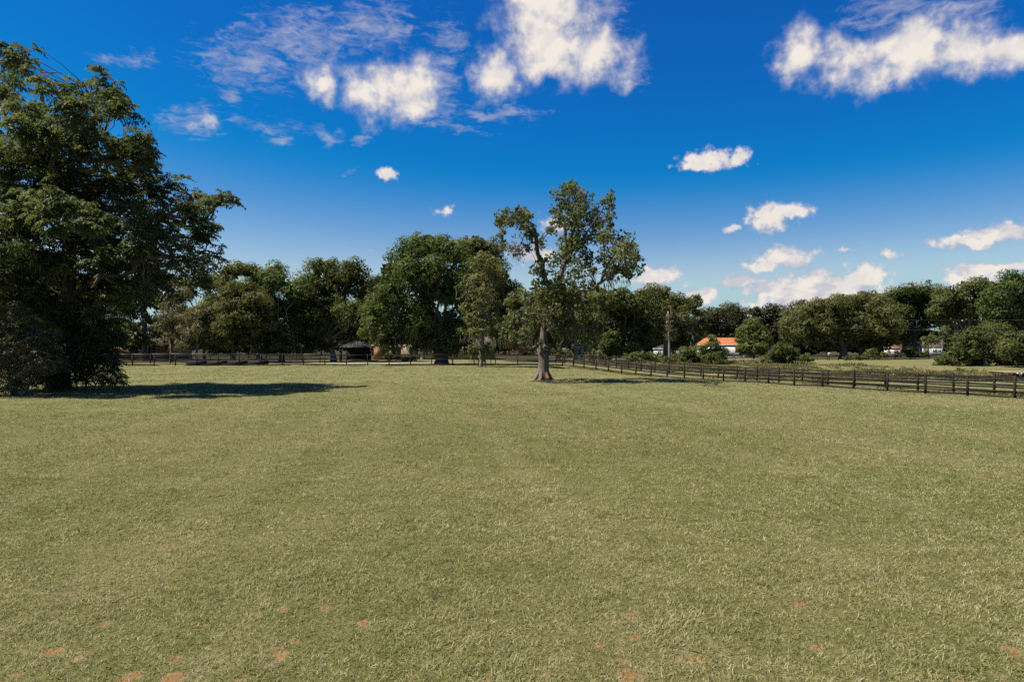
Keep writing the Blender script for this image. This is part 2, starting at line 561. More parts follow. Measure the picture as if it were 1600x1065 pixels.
def brick_mat(name, a, b, mortar, sc=6.0):
    m, t, o = material(name)
    tc = t.new('ShaderNodeTexCoord')
    sp = t.new('ShaderNodeSeparateXYZ')
    t.l.new(tc.outputs['Object'], sp.inputs[0])
    cb = t.new('ShaderNodeCombineXYZ')
    t.l.new(t.math('ADD', sp.outputs[0], sp.outputs[1]), cb.inputs[0])
    t.l.new(sp.outputs[2], cb.inputs[1])
    bt = t.new('ShaderNodeTexBrick')
    t.l.new(cb.outputs[0], bt.inputs['Vector'])
    for k, c in (('Color1', a), ('Color2', b), ('Mortar', mortar)):
        bt.inputs[k].default_value = (*c, 1)
    bt.inputs['Scale'].default_value = sc
    p = t.new('ShaderNodeBsdfPrincipled')
    vary = t.mix(t.smooth(t.noise(tc.outputs['Object'], .9, 5, .7), .3, .7), t.mix(1.0, bt.outputs[0], (.62, .66, .7), 'MULTIPLY'), bt.outputs[0])
    t.l.new(vary, p.inputs['Base Color'])
    p.inputs['Roughness'].default_value = .85
    t.l.new(p.outputs[0], o.inputs[0])
    return m


M['brick'] = brick_mat('orange_brick', (.28, .105, .045), (.36, .16, .07), (.28, .22, .16), 4)
M['tile'] = brick_mat('orange_roof_tile', (.40, .105, .020), (.48, .15, .034), (.26, .065, .016), 3)

# ------------------------------------------------------------------ ground
SPOTS = [(265, 853, 13), (4, 913, 14), (160, 972, 9), (78, 1016, 15), (122, 1022, 13), (200, 1028, 14), (203, 1055, 16), (262, 1058, 22), (275, 1024, 10),
         (305, 1032, 8), (325, 972, 8), (380, 1058, 14), (432, 1020, 17), (443, 955, 8), (508, 951, 11), (460, 1000, 7), (570, 976, 10), (985, 960, 10), (960, 968, 8),
         (936, 1000, 12), (1002, 976, 9), (966, 1003, 10), (992, 992, 8), (985, 1048, 26), (1005, 1040, 12), (965, 1052, 11), (1076, 1018, 15), (1130, 1063, 14),
         (1060, 1022, 8), (1275, 1004, 11), (1250, 936, 9), (1580, 1016, 18), (1560, 1050, 10), (1500, 1062, 12), (1535, 748, 16), (850, 1050, 9), (760, 1062, 9),
         (640, 1055, 9), (240, 1000, 7), (30, 1045, 10), (1105, 1025, 8)]
spots = []
for px, py, r in SPOTS:
    Y = HC * F / (py - HY)
    spots.append(((px - 800) / F * Y, Y, r / F * Y * .62))
TREE_C = onground(849, 48)
spots.append((TREE_C[0] - .1, TREE_C[1] - .5, .8))


def value_noise(X, Y, cell, seed):
    r = np.random.default_rng(seed)
    tab = r.random((256, 256))
    x, y = X / cell, Y / cell
    i, j = np.floor(x).astype(int), np.floor(y).astype(int)
    fx, fy = x - i, y - j
    fx, fy = fx * fx * (3 - 2 * fx), fy * fy * (3 - 2 * fy)
    g = lambda a, b: tab[a % 256, b % 256]
    return (g(i, j) * (1 - fx) + g(i + 1, j) * fx) * (1 - fy) + (g(i, j + 1) * (1 - fx) + g(i + 1, j + 1) * fx) * fy


def soil_at(X, Y):
    s = np.zeros(np.shape(X))
    for x, y, r in spots:
        d = np.hypot((X - x) / (r * 1.25), (Y - y) / (r * 2.0)) + 2.0 * (value_noise(X, Y, .075, 31) + .5 * value_noise(X, Y, .03, 32) - .62)
        s = np.maximum(s, np.clip(1.25 - d * .75, 0, 1))
    return s


def litter_shade_at(X, Y):
    """Leaf-strewn earth beyond the fences, the shade of the trees put into its colour."""
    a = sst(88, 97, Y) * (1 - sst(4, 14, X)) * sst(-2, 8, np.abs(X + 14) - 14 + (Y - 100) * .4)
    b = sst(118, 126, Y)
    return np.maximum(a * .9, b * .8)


def axis(fine, step, lim, grow):
    xs, d = [fine], step
    while xs[-1] < lim:
        d *= grow
        xs.append(xs[-1] + d)
    return np.array(xs)


xr = axis(6.2, .03, 4500, 1.07)
xs = np.concatenate([-xr[::-1], np.arange(-6.2 + .03, 6.2 - .01, .03), xr])
ys = np.concatenate([-axis(2.0, .3, 4500, 1.25)[::-1], np.arange(-1.7, 3.6, .3), np.arange(3.7, 8.6, .03), axis(8.62, .03, 4500, 1.035)])
GX, GY = np.meshgrid(xs, ys)
gv = np.stack([GX.ravel(), GY.ravel(), gz(GX, GY).ravel()], 1)
nx, ny = len(xs), len(ys)
ii = (np.arange(ny - 1)[:, None] * nx + np.arange(nx - 1)[None]).ravel()
gq = np.stack([ii, ii + 1, ii + 1 + nx, ii + nx], 1)
me = raw_mesh('ground', gv, [gq], smooth=True, extra={'soil': soil_at(GX, GY).ravel(), 'litter_shade': litter_shade_at(GX, GY).ravel(), 'thatch': (1 - sst(14, 42, np.hypot(GX, GY))).ravel()})
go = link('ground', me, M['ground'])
go['kind'] = 'structure'


def strip(name, x0, x1, y0, y1, nx, ny, mat, lift=.004, wav=0.0):
    u, v_ = np.meshgrid(np.linspace(0, 1, nx), np.linspace(0, 1, ny))
    X = x0 + (x1 - x0) * u
    Y = y0 + (y1 - y0) * v_ + wav * np.sin(X * .21) * 1.0
    V = np.stack([X.ravel(), Y.ravel(), gz(X, Y).ravel() + lift], 1)
    i = (np.arange(ny - 1)[:, None] * nx + np.arange(nx - 1)[None]).ravel()
    me = raw_mesh(name, V, [np.stack([i, i + 1, i + 1 + nx, i + nx], 1)], smooth=True)
    o = link(name, me, mat)
    o['kind'] = 'structure'
    return o


strip('driveway', -34, -5, 86.5, 92.0, 80, 12, M['conc'], .02, .4)


# ---- grass blades, as one stuff object
def grass_ring(y0, y1, dens, per, spread, hgt, wid, rng, near):
    wide = 3.4                                     # the blades go on past both edges of the view
    area = .88 * (y1 * y1 - y0 * y0) + 2 * wide * (y1 - y0)
    n = int(area * dens / per)
    k_ = wide / .88
    Y = np.sqrt((y0 + k_) ** 2 + rng.random(n) * ((y1 + k_) ** 2 - (y0 + k_) ** 2)) - k_
    X = (rng.random(n) * 2 - 1) * (.88 * Y + wide)
    d = .55 * value_noise(X, Y, .11, 1) + .45 * value_noise(X, Y, .45, 2)
    keep = (rng.random(n) < .5 + 1.0 * (d - .2)) & (rng.random(n) > soil_at(X, Y) * .80)
    X, Y = X[keep], Y[keep]
    n = len(X)
    lean = rng.normal(size=(n, 2)) * .8
    tt = np.clip(.5 + .28 * rng.normal(size=n) + .5 * (value_noise(X, Y, .3, 5) - .5), 0, 1)
    hs_ = hgt * (.6 + .9 * value_noise(X, Y, .6, 7)) * (1 - .2 * rng.random(n))
    X = np.repeat(X, per) + rng.normal(size=n * per) * spread
    Y = np.repeat(Y, per) + rng.normal(size=n * per) * spread
    h = np.repeat(hs_, per) * (.45 + .9 * rng.random(n * per))
    ln = np.repeat(lean, per, 0) + rng.normal(size=(n * per, 2)) * .75
    tint = np.clip(np.repeat(tt, per) + .22 * rng.normal(size=n * per), 0, 1)
    wd = wid * (.7 + .6 * rng.random(n * per))
    a = rng.random(n * per) * math.pi
    side = np.stack([np.cos(a), np.sin(a), np.zeros_like(a)], 1) * wd[:, None] / 2
    base = np.stack([X, Y, gz(X, Y) - .003], 1)
    up = np.stack([ln[:, 0], ln[:, 1], np.ones_like(h)], 1)
    up = norm(up)
    if near:
        mid = base + up * (h * .55)[:, None]
        dro = np.stack([ln[:, 0] * 1.3, ln[:, 1] * 1.3, np.full_like(h, .35)], 1)
        tip = mid + norm(dro) * (h * .55)[:, None]
        V = np.stack([base - side, base + side, mid + side * .8, mid - side * .8, tip], 1).reshape(-1, 3)
        k = np.arange(len(h))[:, None] * 5
        return V, k + np.array([[0, 1, 2, 3]]), k + np.array([[3, 2, 4]]), np.repeat(tint, 5)
    tip = base + up * h[:, None]
    V = np.stack([base - side, base + side, tip], 1).reshape(-1, 3)
    k = np.arange(len(h))[:, None] * 3
    return V, None, k + np.array([[0, 1, 2]]), np.repeat(tint, 3)


rg = np.random.default_rng(5)
Vs, Qs, Ts, As, off = [], [], [], [], 0
for ring in ((2.6, 7.5, 7000, 7, .020, .048, .0062, True), (7.5, 13, 3400, 7, .024, .046, .0082, True), (13, 24, 1200, 6, .03, .055, .014, False),
             (2.8, 42, 8.0, 36, .055, .085, .009, True), (24, 44, 260, 5, .05, .065, .022, False), (44, 80, 45, 4, .08, .09, .045, False)):
    V, q, t3, a = grass_ring(*ring[:7], rg, ring[7])
    Vs.append(V)
    As.append(a)
    if q is not None:
        Qs.append(q + off)
    Ts.append(t3 + off)
    off += len(V)
me = raw_mesh('grass', np.concatenate(Vs), [np.concatenate(Qs), np.concatenate(Ts)], tint=np.concatenate(As))
gr = link('grass', me, M['grass'])
gr['kind'] = 'stuff'
gr['label'] = 'short mown pasture grass, olive green with dry blades'


# ------------------------------------------------------------------ trees
def in_blob(n, b, rng, shell=.45, low=.5):
    """Points in an ellipsoid, gathered towards its skin; fewer on the underside."""
    d = unit(n * 2, rng)
    d = d[(d[:, 2] > -.25) | (rng.random(len(d)) < low)][:n]
    r = (shell + (1 - shell) * rng.random(len(d))) ** .8
    return np.asarray(b[:3]) + d * r[:, None] * np.asarray(b[3:6])


def make_crown(blobs, rng, clump=1.1, dens=1.0, leaf=(.30, .20), per=110, flat=.75, wob=.22, droop=.25, fill=True, low=.5):
    """Leaf clumps through a set of ellipsoids. Returns vertices, quads, tint and the clump centres."""
    C, Rr = [], []
    for b in blobs:
        b = list(b)
        area = 4 * math.pi * ((b[3] * b[4]) ** 1.6 / 3 + (b[3] * b[5]) ** 1.6 / 3 + (b[4] * b[5]) ** 1.6 / 3) ** (1 / 1.6)
        cl = min(clump * 1.12, .55 * min(b[3], b[5]))
        n = max(4, int(area / (cl * cl * 3.1) * dens * .60))
        bb = b[:3] + [max(.2, b[3] - cl * .45), max(.2, b[4] - cl * .45), max(.2, b[5] - cl * .4)]
        p = in_blob(n, bb, rng, .60, low=low)
        rr = cl * (.55 + .85 * rng.random(len(p)))
        out_ = rng.random(len(p)) < .16                      # ragged boughs that stand out of the dome
        p[out_] = np.asarray(b[:3]) + (p[out_] - np.asarray(b[:3])) * (1.14 + .22 * rng.random((out_.sum(), 1)))
        rr[out_] *= .55
        C.append(p)
        Rr.append(rr)
    C, Rr = np.concatenate(C), np.concatenate(Rr)
    k = np.maximum(6, (per * 1.25 * (Rr / clump) ** 2 * (.7 + .6 * rng.random(len(C)))).astype(int))
    idx = np.repeat(np.arange(len(C)), k)
    d = unit(len(idx), rng)
    rad = (.62 + .45 * rng.random(len(idx)) ** .7) * Rr[idx]
    pos = C[idx] + d * rad[:, None] * np.array([1, 1, flat]) + rng.normal(size=d.shape) * .06 * Rr[idx][:, None]
    nr = d + rng.normal(size=d.shape) * wob + np.array([0, 0, .25])
    sz = .65 + .7 * rng.random(len(idx))
    V, Q = leaves(pos, nr, leaf[0] * sz, leaf[1] * sz, rng, droop=droop)
    ct = np.clip(.5 + .26 * rng.normal(size=len(C)), 0, 1)
    T = np.clip(ct[idx] * .8 + .25 * rng.random(len(idx)) - .02 + rng.normal() * .10, 0, 1)
    T = np.repeat(T, 4)
    if fill:                                   # larger, fewer, darker leaves added deep in the crown to block the light
        F_ = []
        for b in blobs:
            n = int(b[3] * b[4] * b[5] * 4.2 * 2.2) + 4
            F_.append(np.asarray(b[:3]) + unit(n, rng) * (rng.random(n) ** .5)[:, None] * .62 * np.asarray(b[3:6]))
        F_ = np.concatenate(F_)
        V2, Q2 = leaves(F_, unit(len(F_), rng), .75, .6, rng)
        Q = np.concatenate([Q, Q2 + len(V)])
        V = np.concatenate([V, V2])
        T = np.concatenate([T, np.repeat(rng.random(len(F_)) * .6, 4)])
    return V, Q, T, C


def curve(a, b, rng, n=6, sag=.1, jit=.06):
    a, b = np.asarray(a, float), np.asarray(b, float)
    t = np.linspace(0, 1, n)[:, None]
    L = np.linalg.norm(b - a)
    p = a + (b - a) * t
    p[:, 2] += sag * L * np.sin(t[:, 0] * math.pi)
    p[1:-1] += rng.normal(size=(n - 2, 3)) * jit * L * .5
    return p


def make_moss(anchor, rng, strands=9, length=(.5, 1.8), width=.09, spread=.35):
    """Hanging moss: each tuft is a bunch of narrow ragged strips."""
    n = len(anchor) * strands
    a = np.repeat(anchor, strands, 0) + rng.normal(size=(n, 3)) * np.array([spread, spread, spread * .4])
    L = np.repeat(length[0] + (length[1] - length[0]) * rng.random(len(anchor)) ** 2, strands) * (.4 + .7 * rng.random(n))
    seg = 4
    th = rng.random(n) * math.pi
    sd = np.stack([np.cos(th), np.sin(th), np.zeros(n)], 1)
    sway = rng.normal(size=(n, 3)) * np.array([.10, .10, 0])
    V, w_ = [], width * (.5 + rng.random(n))
    for i in range(seg + 1):
        f = i / seg
        c = a + np.array([0, 0, -1.0]) * (L * f)[:, None] + sway * (L * f * f)[:, None] + rng.normal(size=(n, 3)) * .03
        wk = w_ * (1.0 - f * .85) * (.7 + .6 * rng.random(n))
        V += [c - sd * wk[:, None] / 2, c + sd * wk[:, None] / 2]
    V = np.stack(V, 1).reshape(-1, 3)
    k = np.arange(n)[:, None] * (2 * (seg + 1))
    Q = np.concatenate([k + np.array([[2 * i, 2 * i + 1, 2 * i + 3, 2 * i + 2]]) for i in range(seg)])
    T = np.repeat(np.clip(rng.random(n) * .7 + .15, 0, 1), 2 * (seg + 1))
    return V, Q, T


def px_blobs(blobs, Y, base, rng, depth=1.0, dj=1.2, grow=1.0):
    """Ellipses (px, py, rx, ry[, dy]) of the photograph turned into ellipsoids at their real distance, relative to the base."""
    out = []
    s = Y / F
    for b in blobs:
        dy = b[4] if len(b) > 4 else rng.normal() * dj
        yy = Y + dy
        c = P(b[0], b[1], yy) - base
        out.append((c[0], c[1], c[2], b[2] * s * grow, depth * (b[2] + b[3]) / 2 * s * grow, b[3] * s * grow))
    return out


def tree(name, label, cat, px, Y, blobs, leafm='oak', bark='bark', trunk=.35, seed=1, clump=1.1, dens=1.0, leaf=(.30, .20), per=110,
         moss=0, moss_len=(.5, 1.8), group=None, fork=.35, depth=1.0, fill=True, low=.75, twigs=True, extra_blobs=(), mossm='moss', droop=.25, trunks=1, flat=.75, lean=0.0):
    rng = np.random.default_rng(seed)
    base = onground(px, Y)
    root = thing(name, label, cat, base, 0, group)
    bl = px_blobs(blobs, Y, base, rng, depth, grow=1.1) + list(extra_blobs)
    V, Q, T, C = make_crown(bl, rng, clump, dens, leaf, per, fill=fill, low=low, droop=droop, flat=flat)
    link('crown', raw_mesh('crown', V, [Q], tint=T), M[leafm], root)
    mb = MB()
    top = max(b[2] for b in bl)
    zc = np.array([b[2] for b in bl])
    for k in range(trunks):
        offx = 0 if trunks == 1 else (k - (trunks - 1) / 2) * trunk * 2.4
        fk = np.array([offx * 1.4 + lean, rng.normal() * .2, max(.6, fork * top)])
        mb.tube([(offx, 0, -.25), (offx, 0, .05), (offx * 1.05, 0, fk[2] * .15), (offx * 1.1 + lean * .3, 0, fk[2] * .5), fk],
                [trunk * 1.55, trunk * 1.35, trunk * 1.05, trunk * .92, trunk * .8], 9, wob=.04, rng=rng)
        for i, b in enumerate(bl):
            if i % trunks != k:
                continue
            end = np.array(b[:3])
            r = trunk * (.28 + .22 * rng.random())
            mb.tube(curve(fk, end, rng, 7, .06, .10), np.linspace(r, r * .3, 7), 6)
            if twigs:
                near = C[np.argsort(((C - end) ** 2).sum(1))[:14]]
                for q in near[::2]:
                    mb.tube(curve(end, q, rng, 4, .05, .1), np.linspace(r * .3, r * .08, 4), 4, cap=False)
    mb.build('trunk', M[bark], root, smooth=True)
    if moss:
        lowp = C[np.argsort(C[:, 2] + rng.normal(size=len(C)) * top * .3)][:int(len(C) * .85)]
        an = lowp[rng.integers(0, len(lowp), moss)] - np.array([0, 0, .3])
        V, Q, T = make_moss(an, rng, 10, moss_len, .10, .45)
        link('moss', raw_mesh('moss', V, [Q], tint=T), M[mossm], root)['kind'] = 'stuff'
    return root


# ---- the large tree at the left edge, with compound leaves
def spray_crown(centres, rng, n_rachis=8, pairs=4, rl=.42, ll=.17, lw=.058, outward=None):
    """Twig ends, each with a whorl of drooping compound leaves."""
    n = len(centres)
    ph = (np.arange(n_rachis)[None] / n_rachis * 2 * math.pi + rng.random((n, 1)) * 6.28 + rng.normal(size=(n, n_rachis)) * .25)
    el_ = .38 + rng.normal(size=(n, n_rachis)) * .40
    d = np.stack([np.cos(ph) * np.cos(el_), np.sin(ph) * np.cos(el_), np.sin(el_)], -1)
    if outward is not None:
        d = norm(d + outward[:, None] * .45)
    L = rl * (.7 + .6 * rng.random((n, n_rachis)))
    ks = np.linspace(.22, 1.0, pairs)
    P0 = centres[:, None, None] + d[:, :, None] * (L[..., None] * ks)[..., None]
    P0[..., 2] -= (L[..., None] * ks ** 2) * .40
    tang = d[:, :, None] * np.ones((1, 1, pairs, 1)) - np.array([0, 0, .8]) * ks[None, None, :, None]
    tang = norm(tang)
    side = norm(np.cross(tang, np.array([0, 0, 1.0])))
    pos, ax = [], []
    for s in (-1, 1):
        a = norm(tang * .75 + side * s * .85 - np.array([0, 0, .35]) + rng.normal(size=tang.shape) * .12)
        pos.append(P0 + a * ll * .5)
        ax.append(a)
    pos = np.stack(pos, 3).reshape(-1, 3)
    ax = np.stack(ax, 3).reshape(-1, 3)
    nr = np.cross(ax, np.cross(np.array([0, 0, 1.0]), ax)) + rng.normal(size=ax.shape) * .3
    sz = .75 + .5 * rng.random(len(pos))
    V, Q = leaves(pos, nr, ll * sz, lw * sz, rng, axis=ax, droop=.18)
    ct = np.clip(.5 + .24 * rng.normal(size=n), 0, 1)
    T = np.repeat(ct, n_rachis * pairs * 2) * .75 + .25 * rng.random(len(pos))
    return V, Q, np.repeat(np.clip(T, 0, 1), 4)


def big_left_tree():
    rng = np.random.default_rng(21)
    Y = 37.0
    base = onground(92, Y)
    root = thing('hickory_tree', 'tall dark tree with drooping compound leaves, throwing a long shadow across the lawn', 'tree', base)
    px = [(24, 92, 40, 34), (15, 145, 55, 45), (100, 165, 50, 45), (140, 150, 40, 32), (185, 178, 45, 34), (150, 215, 70, 45), (60, 220, 90, 55), (212, 225, 26, 32),
          (10, 290, 110, 70), (130, 285, 95, 60), (215, 275, 40, 40), (205, 330, 70, 50), (100, 360, 110, 65), (-10, 380, 100, 80), (300, 305, 40, 34), (335, 325, 26, 26),
          (285, 350, 50, 40), (325, 375, 26, 34), (270, 400, 62, 38), (190, 410, 80, 45), (120, 440, 90, 50), (20, 460, 90, 60), (225, 445, 45, 28), (150, 490, 60, 40),
          (70, 500, 80, 50), (-60, 230, 60, 60), (-80, 330, 70, 60), (-40, 140, 50, 50)]
    bl = px_blobs(px, Y, base, rng, 1.25, 2.2, 1.03)
    cs, out = [], []
    for b in bl:
        vol = b[3] * b[4] * b[5] * 4.19
        n = int(16 + vol * 3.4)
        m_ = max(5, int(n / 11.5))                         # boughs, each a flattened bunch of twig ends
        cc = in_blob(m_, b, rng, .35, .75)
        ix = np.repeat(np.arange(m_), rng.integers(5, 9, m_))
        dd = unit(len(ix), rng) * (rng.random(len(ix)) ** .5)[:, None] * np.array([.72, .72, .58])
        dd[:, 2] -= .30 * np.hypot(dd[:, 0], dd[:, 1]) ** 2
        c = cc[ix] + dd
        cs.append(c)
        out.append(norm(dd + .3 * norm(c - np.array(b[:3]))))
    cs, out = np.concatenate(cs), np.concatenate(out)
    V, Q, T = spray_crown(cs, rng, 7, 4, .44, .215, .088, outward=out)
    link('crown', raw_mesh('crown', V, [Q], tint=T), M['hick'], root)
    mb = MB()
    mb.tube([(0, 0, -.3), (0, 0, .1), (.05, 0, 1.2), (.2, .1, 3.0), (.5, 0, 5.0), (.6, .1, 8.0), (.2, 0, 11.0)], [.78, .62, .48, .42, .36, .27, .16], 12, wob=.04, rng=rng)
    br = MB()
    forks = [np.array(p) for p in ((.2, .1, 3.0), (.5, 0, 5.0), (.6, .1, 8.0), (.2, 0, 11.0))]
    for b in bl:
        e = np.array(b[:3])
        f = min(forks, key=lambda q: np.linalg.norm(q - e) + (4 if q[2] > e[2] else 0))
        r = .05 + .016 * np.linalg.norm(e - f)
        br.tube(curve(f, e, rng, 8, .05, .09), np.linspace(r, r * .35, 8), 6)
        inb = cs[np.argsort(((cs - e) ** 2).sum(1))[:46]]
        for q in inb[::2]:
            br.tube(curve(e, q, rng, 5, .04, .12), np.linspace(r * .28, .008, 5), 4, cap=False)
    mb.build('trunk', M['bark_d'], root, smooth=True)
    br.build('branches', M['bark'], root, smooth=True)
    lo = cs[cs[:, 2] < 8]
    V, Q, T = make_moss(lo[rng.integers(0, len(lo), 28)], rng, 8, (.4, 1.1), .07, .18)
    link('moss', raw_mesh('moss', V, [Q], tint=T), M['moss'], root)['kind'] = 'stuff'


big_left_tree()


def spray_bush(name, label, px, Y, blobs, seed, mat, per=5.0, cat='shrub', ll=.16, lw=.055, rl=.4):
    rng = np.random.default_rng(seed)
    base = onground(px, Y)
    root = thing(name, label, cat, base)
    bl = px_blobs(blobs, Y, base, rng, 1.0, .4)
    cs, out = [], []
    for b in bl:
        n = int(14 + b[3] * b[4] * b[5] * 4.19 * per)
        c = in_blob(n, b, rng, .3, .8)
        c[:, 2] = np.maximum(c[:, 2], .25)
        cs.append(c)
        out.append(norm(c - np.array(b[:3])))
    cs, out = np.concatenate(cs), np.concatenate(out)
    V, Q, T = spray_crown(cs, rng, 8, 4, rl, ll, lw, out)
    link('foliage', raw_mesh('foliage', V, [Q], tint=T), M[mat], root)
    mb = MB()
    for b in bl:
        e = np.array(b[:3])
        mb.tube(curve((e[0] * .35, e[1] * .35, -.1), e, rng, 6, .02, .08), np.linspace(.05, .018, 6), 5)
        for q in cs[np.argsort(((cs - e) ** 2).sum(1))[:16:2]]:
            mb.tube(curve(e, q, rng, 4, .02, .1), np.linspace(.015, .006, 4), 4, cap=False)
    mb.build('stems', M['bark_d'], root)
    return root


spray_bush('shrub', 'pale sunlit shrub with drooping leaflets at the foot of the tall dark tree', 22, 32,
           [(15, 500, 45, 25), (30, 540, 55, 35), (10, 575, 60, 35), (65, 560, 30, 30)], 31, 'pale', 7)
spray_bush('shrub', 'dark shaded shrub spreading low over the grass beneath the tall dark tree', 130, 35.5,
           [(105, 550, 45, 30), (140, 570, 42, 26), (160, 552, 32, 30), (90, 588, 50, 19), (60, 592, 45, 18), (175, 588, 20, 14)], 32, 'hick', 7)


# ---- the lone tree on the lawn
def lone_tree():
    rng = np.random.default_rng(9)
    Y = 48.0
    base = onground(849, Y)
    root = thing('sycamore_tree', 'lone gnarled tree standing in the open lawn, orange soil round its bare peeling trunk', 'tree', base)

    def q(px, py, dy=0.0):
        return P(px, py, Y + dy * 2.2) - base
    tr = MB()
    tr.tube([q(849, 598), q(849, 593), q(848.5, 586), q(849, 576), q(850, 565), q(849, 555), q(847, 546), q(850, 540), q(849, 528), q(850, 512), q(852, 495), q(857, 475), q(862, 452)],
            [.62, .52, .45, .40, .38, .36, .39, .30, .24, .22, .23, .22, .20], 14, wob=.06, rng=rng)
    tr.tube([q(853, 548, -.08), q(855, 543, -.13), q(851, 540, -.18), q(846, 546, -.18), q(844, 552, -.14)], [.10, .13, .12, .11, .09], 8, wob=.1, rng=rng)   # the burl
    for k in range(7):
        a = k * .9 + rng.normal() * .2
        ln = .55 + .25 * rng.random()
        ca, sa = math.cos(a), math.sin(a)
        tr.tube([(.18 * ca, .18 * sa, 1.05), (.33 * ca, .33 * sa, .55), (.48 * ca, .48 * sa, .22), (ln * ca, ln * sa, .04), (ln * 1.35 * ca, ln * 1.35 * sa, -.10)],
                [.09, .13, .13, .08, .03], 7, wob=.06, rng=rng)
    tr.build('trunk', M['bark_c'], root, smooth=True)
    br = MB()
    limbs = [
        ([(862, 455, 0), (853, 440, -.4), (846, 415, -.7), (840, 390, -.8), (836, 365, -.9), (832, 350, -1.0), (820, 342, -1.0), (800, 341, -1.0), (786, 348, -.9)], .20, .05),
        ([(832, 350, -1.), (822, 362, -1.1), (812, 385, -1.2)], .06, .03),
        ([(862, 455, 0), (872, 435, .2), (884, 410, .3), (886, 380, .4), (882, 350, .3), (876, 336, .2), (862, 326, .2)], .21, .05),
        ([(886, 385, .4), (900, 350, .6), (905, 325, .6), (895, 298, .5)], .12, .03),
        ([(884, 410, .3), (898, 385, -.3), (912, 370, -.6), (930, 345, -.8), (948, 315, -.9)], .12, .03),
        ([(855, 490, 0), (880, 480, -.5), (905, 465, -1.0), (928, 450, -1.2), (940, 440, -1.2), (948, 415, -1.3), (962, 392, -1.3), (985, 385, -1.3)], .17, .04),
        ([(930, 450, -1.2), (927, 440, -1.2), (920, 428, -1.2)], .07, .03),
        ([(940, 440, -1.2), (965, 425, -1.0), (985, 430, -.9), (998, 405, -.8)], .08, .03),
        ([(852, 500, 0), (835, 485, .5), (815, 470, .9), (800, 462, 1.0)], .13, .04),
        ([(850, 510, 0), (830, 498, -.8), (812, 500, -1.2), (795, 512, -1.4)], .12, .04),
        ([(851, 520, 0), (875, 505, -.8), (900, 510, -1.2), (920, 520, -1.3)], .11, .04),
        ([(853, 560, .2), (862, 545, .4), (866, 525, .4), (860, 560, .5)], .04, .02),
        ([(848, 532, 0), (833, 545, -.6), (815, 548, -.9), (802, 538, -1.0), (790, 530, -1.1), (780, 522, -1.1)], .12, .07),
    ]
    along = []                          # leafy shoots springing straight from the limbs
    for pts, r0, r1 in limbs:
        if pts[0][:2] == (853, 560):
            continue
        pp = np.array([q(*k) for k in pts])
        tt = np.linspace(0, len(pp) - 1, len(pp) * 3)
        sp = np.stack([np.interp(tt, np.arange(len(pp)), pp[:, i]) for i in range(3)], 1)
        sp[1:-1] += rng.normal(size=sp[1:-1].shape) * .035
        br.tube(sp, np.linspace(r0, r1, len(sp)), 8, wob=.03, rng=rng)
        for k in range(3, len(sp), 4):
            along.append(tuple(sp[k] + rng.normal(size=3) * .3) + tuple(.26 + .18 * rng.random(3)))
    px = [(806, 345, 26, 20, -1.), (792, 333, 14, 14, -1.), (785, 350, 12, 12, -.9), (828, 358, 14, 12, -1), (815, 330, 16, 10, -1.), (843, 375, 12, 14, -.9), (784, 375, 8, 14, -.9),
          (896, 292, 15, 14, .5), (876, 306, 13, 14, .4), (912, 306, 16, 14, .6), (895, 322, 26, 18, .5), (890, 346, 26, 20, .4), (918, 340, 24, 22, -.3), (930, 365, 16, 16, -.6),
          (951, 316, 10, 16, -.9), (954, 342, 10, 16, -.9), (945, 365, 12, 12, -.8), (866, 340, 12, 11, .2), (862, 362, 10, 8, .2),
          (905, 385, 26, 22, -.3), (880, 405, 22, 22, .3), (915, 415, 24, 22, 0), (960, 372, 20, 14, -1.3), (978, 384, 20, 17, -1.3), (992, 402, 16, 18, -.9), (970, 405, 24, 18, -1.2),
          (985, 425, 18, 16, -.9), (960, 425, 14, 16, -1.2), (945, 400, 12, 18, -1.2), (850, 435, 16, 20, -.5), (838, 420, 10, 14, -.7), (895, 445, 30, 22, 0), (868, 460, 26, 20, -.6),
          (835, 465, 24, 16, .6), (812, 460, 18, 13, .9), (798, 476, 14, 11, 1.), (830, 490, 24, 13, -.6), (803, 498, 18, 12, -1.2), (788, 512, 12, 10, -1.3), (860, 490, 26, 16, -1.),
          (895, 478, 26, 20, -1.), (915, 470, 20, 20, -1), (892, 508, 24, 16, -1.2), (918, 512, 20, 18, -1.3), (928, 535, 10, 14, -1.3), (875, 520, 14, 10, -1.), (930, 490, 12, 16, .4)]
    px += [(815, 520, 18, 12, -1.3), (870, 545, 8, 9, -.6)]
    px = [(a, b, c_, d_, e_ * 2.2 + rng.normal() * 1.7) for a, b, c_, d_, e_ in px]
    bl = px_blobs(px, Y, base, rng, 1.6, grow=1.06)
    bl += along
    V, Q, T, C = make_crown(bl, rng, .48, .66, (.20, .165), 34, flat=.85, wob=.9, droop=.3, fill=False, low=.9)
    link('crown', raw_mesh('crown', V, [Q], tint=T), M['syc'], root)
    for b in bl:
        e = np.array(b[:3])
        for k in C[np.argsort(((C - e) ** 2).sum(1))[:18:2]]:
            br.tube(curve(e, k, rng, 4, .03, .15), np.linspace(.028, .010, 4), 4, cap=False)
    br.build('branches', M['bark_d'], root, smooth=True)
    an = np.array([q(*k) for k in ((820, 535, -.9), (825, 515, -.8), (817, 520, -.9), (833, 520, -.6), (928, 515, -1.3), (924, 530, -1.3), (932, 500, -1.), (900, 515, -1.2), (812, 392, -1.2),
                                   (806, 385, -1.2), (818, 378, -1.1), (795, 385, -1.), (862, 500, -1), (880, 495, -1), (948, 430, -1.3), (955, 420, -1.3), (945, 445, -1.2), (880, 345, .2), (888, 352, .1),
                                   (845, 500, -.8), (838, 480, -.8), (868, 420, -.1), (905, 430, -.4), (990, 440, -.9), (800, 520, -1.3), (785, 525, -1.2))])
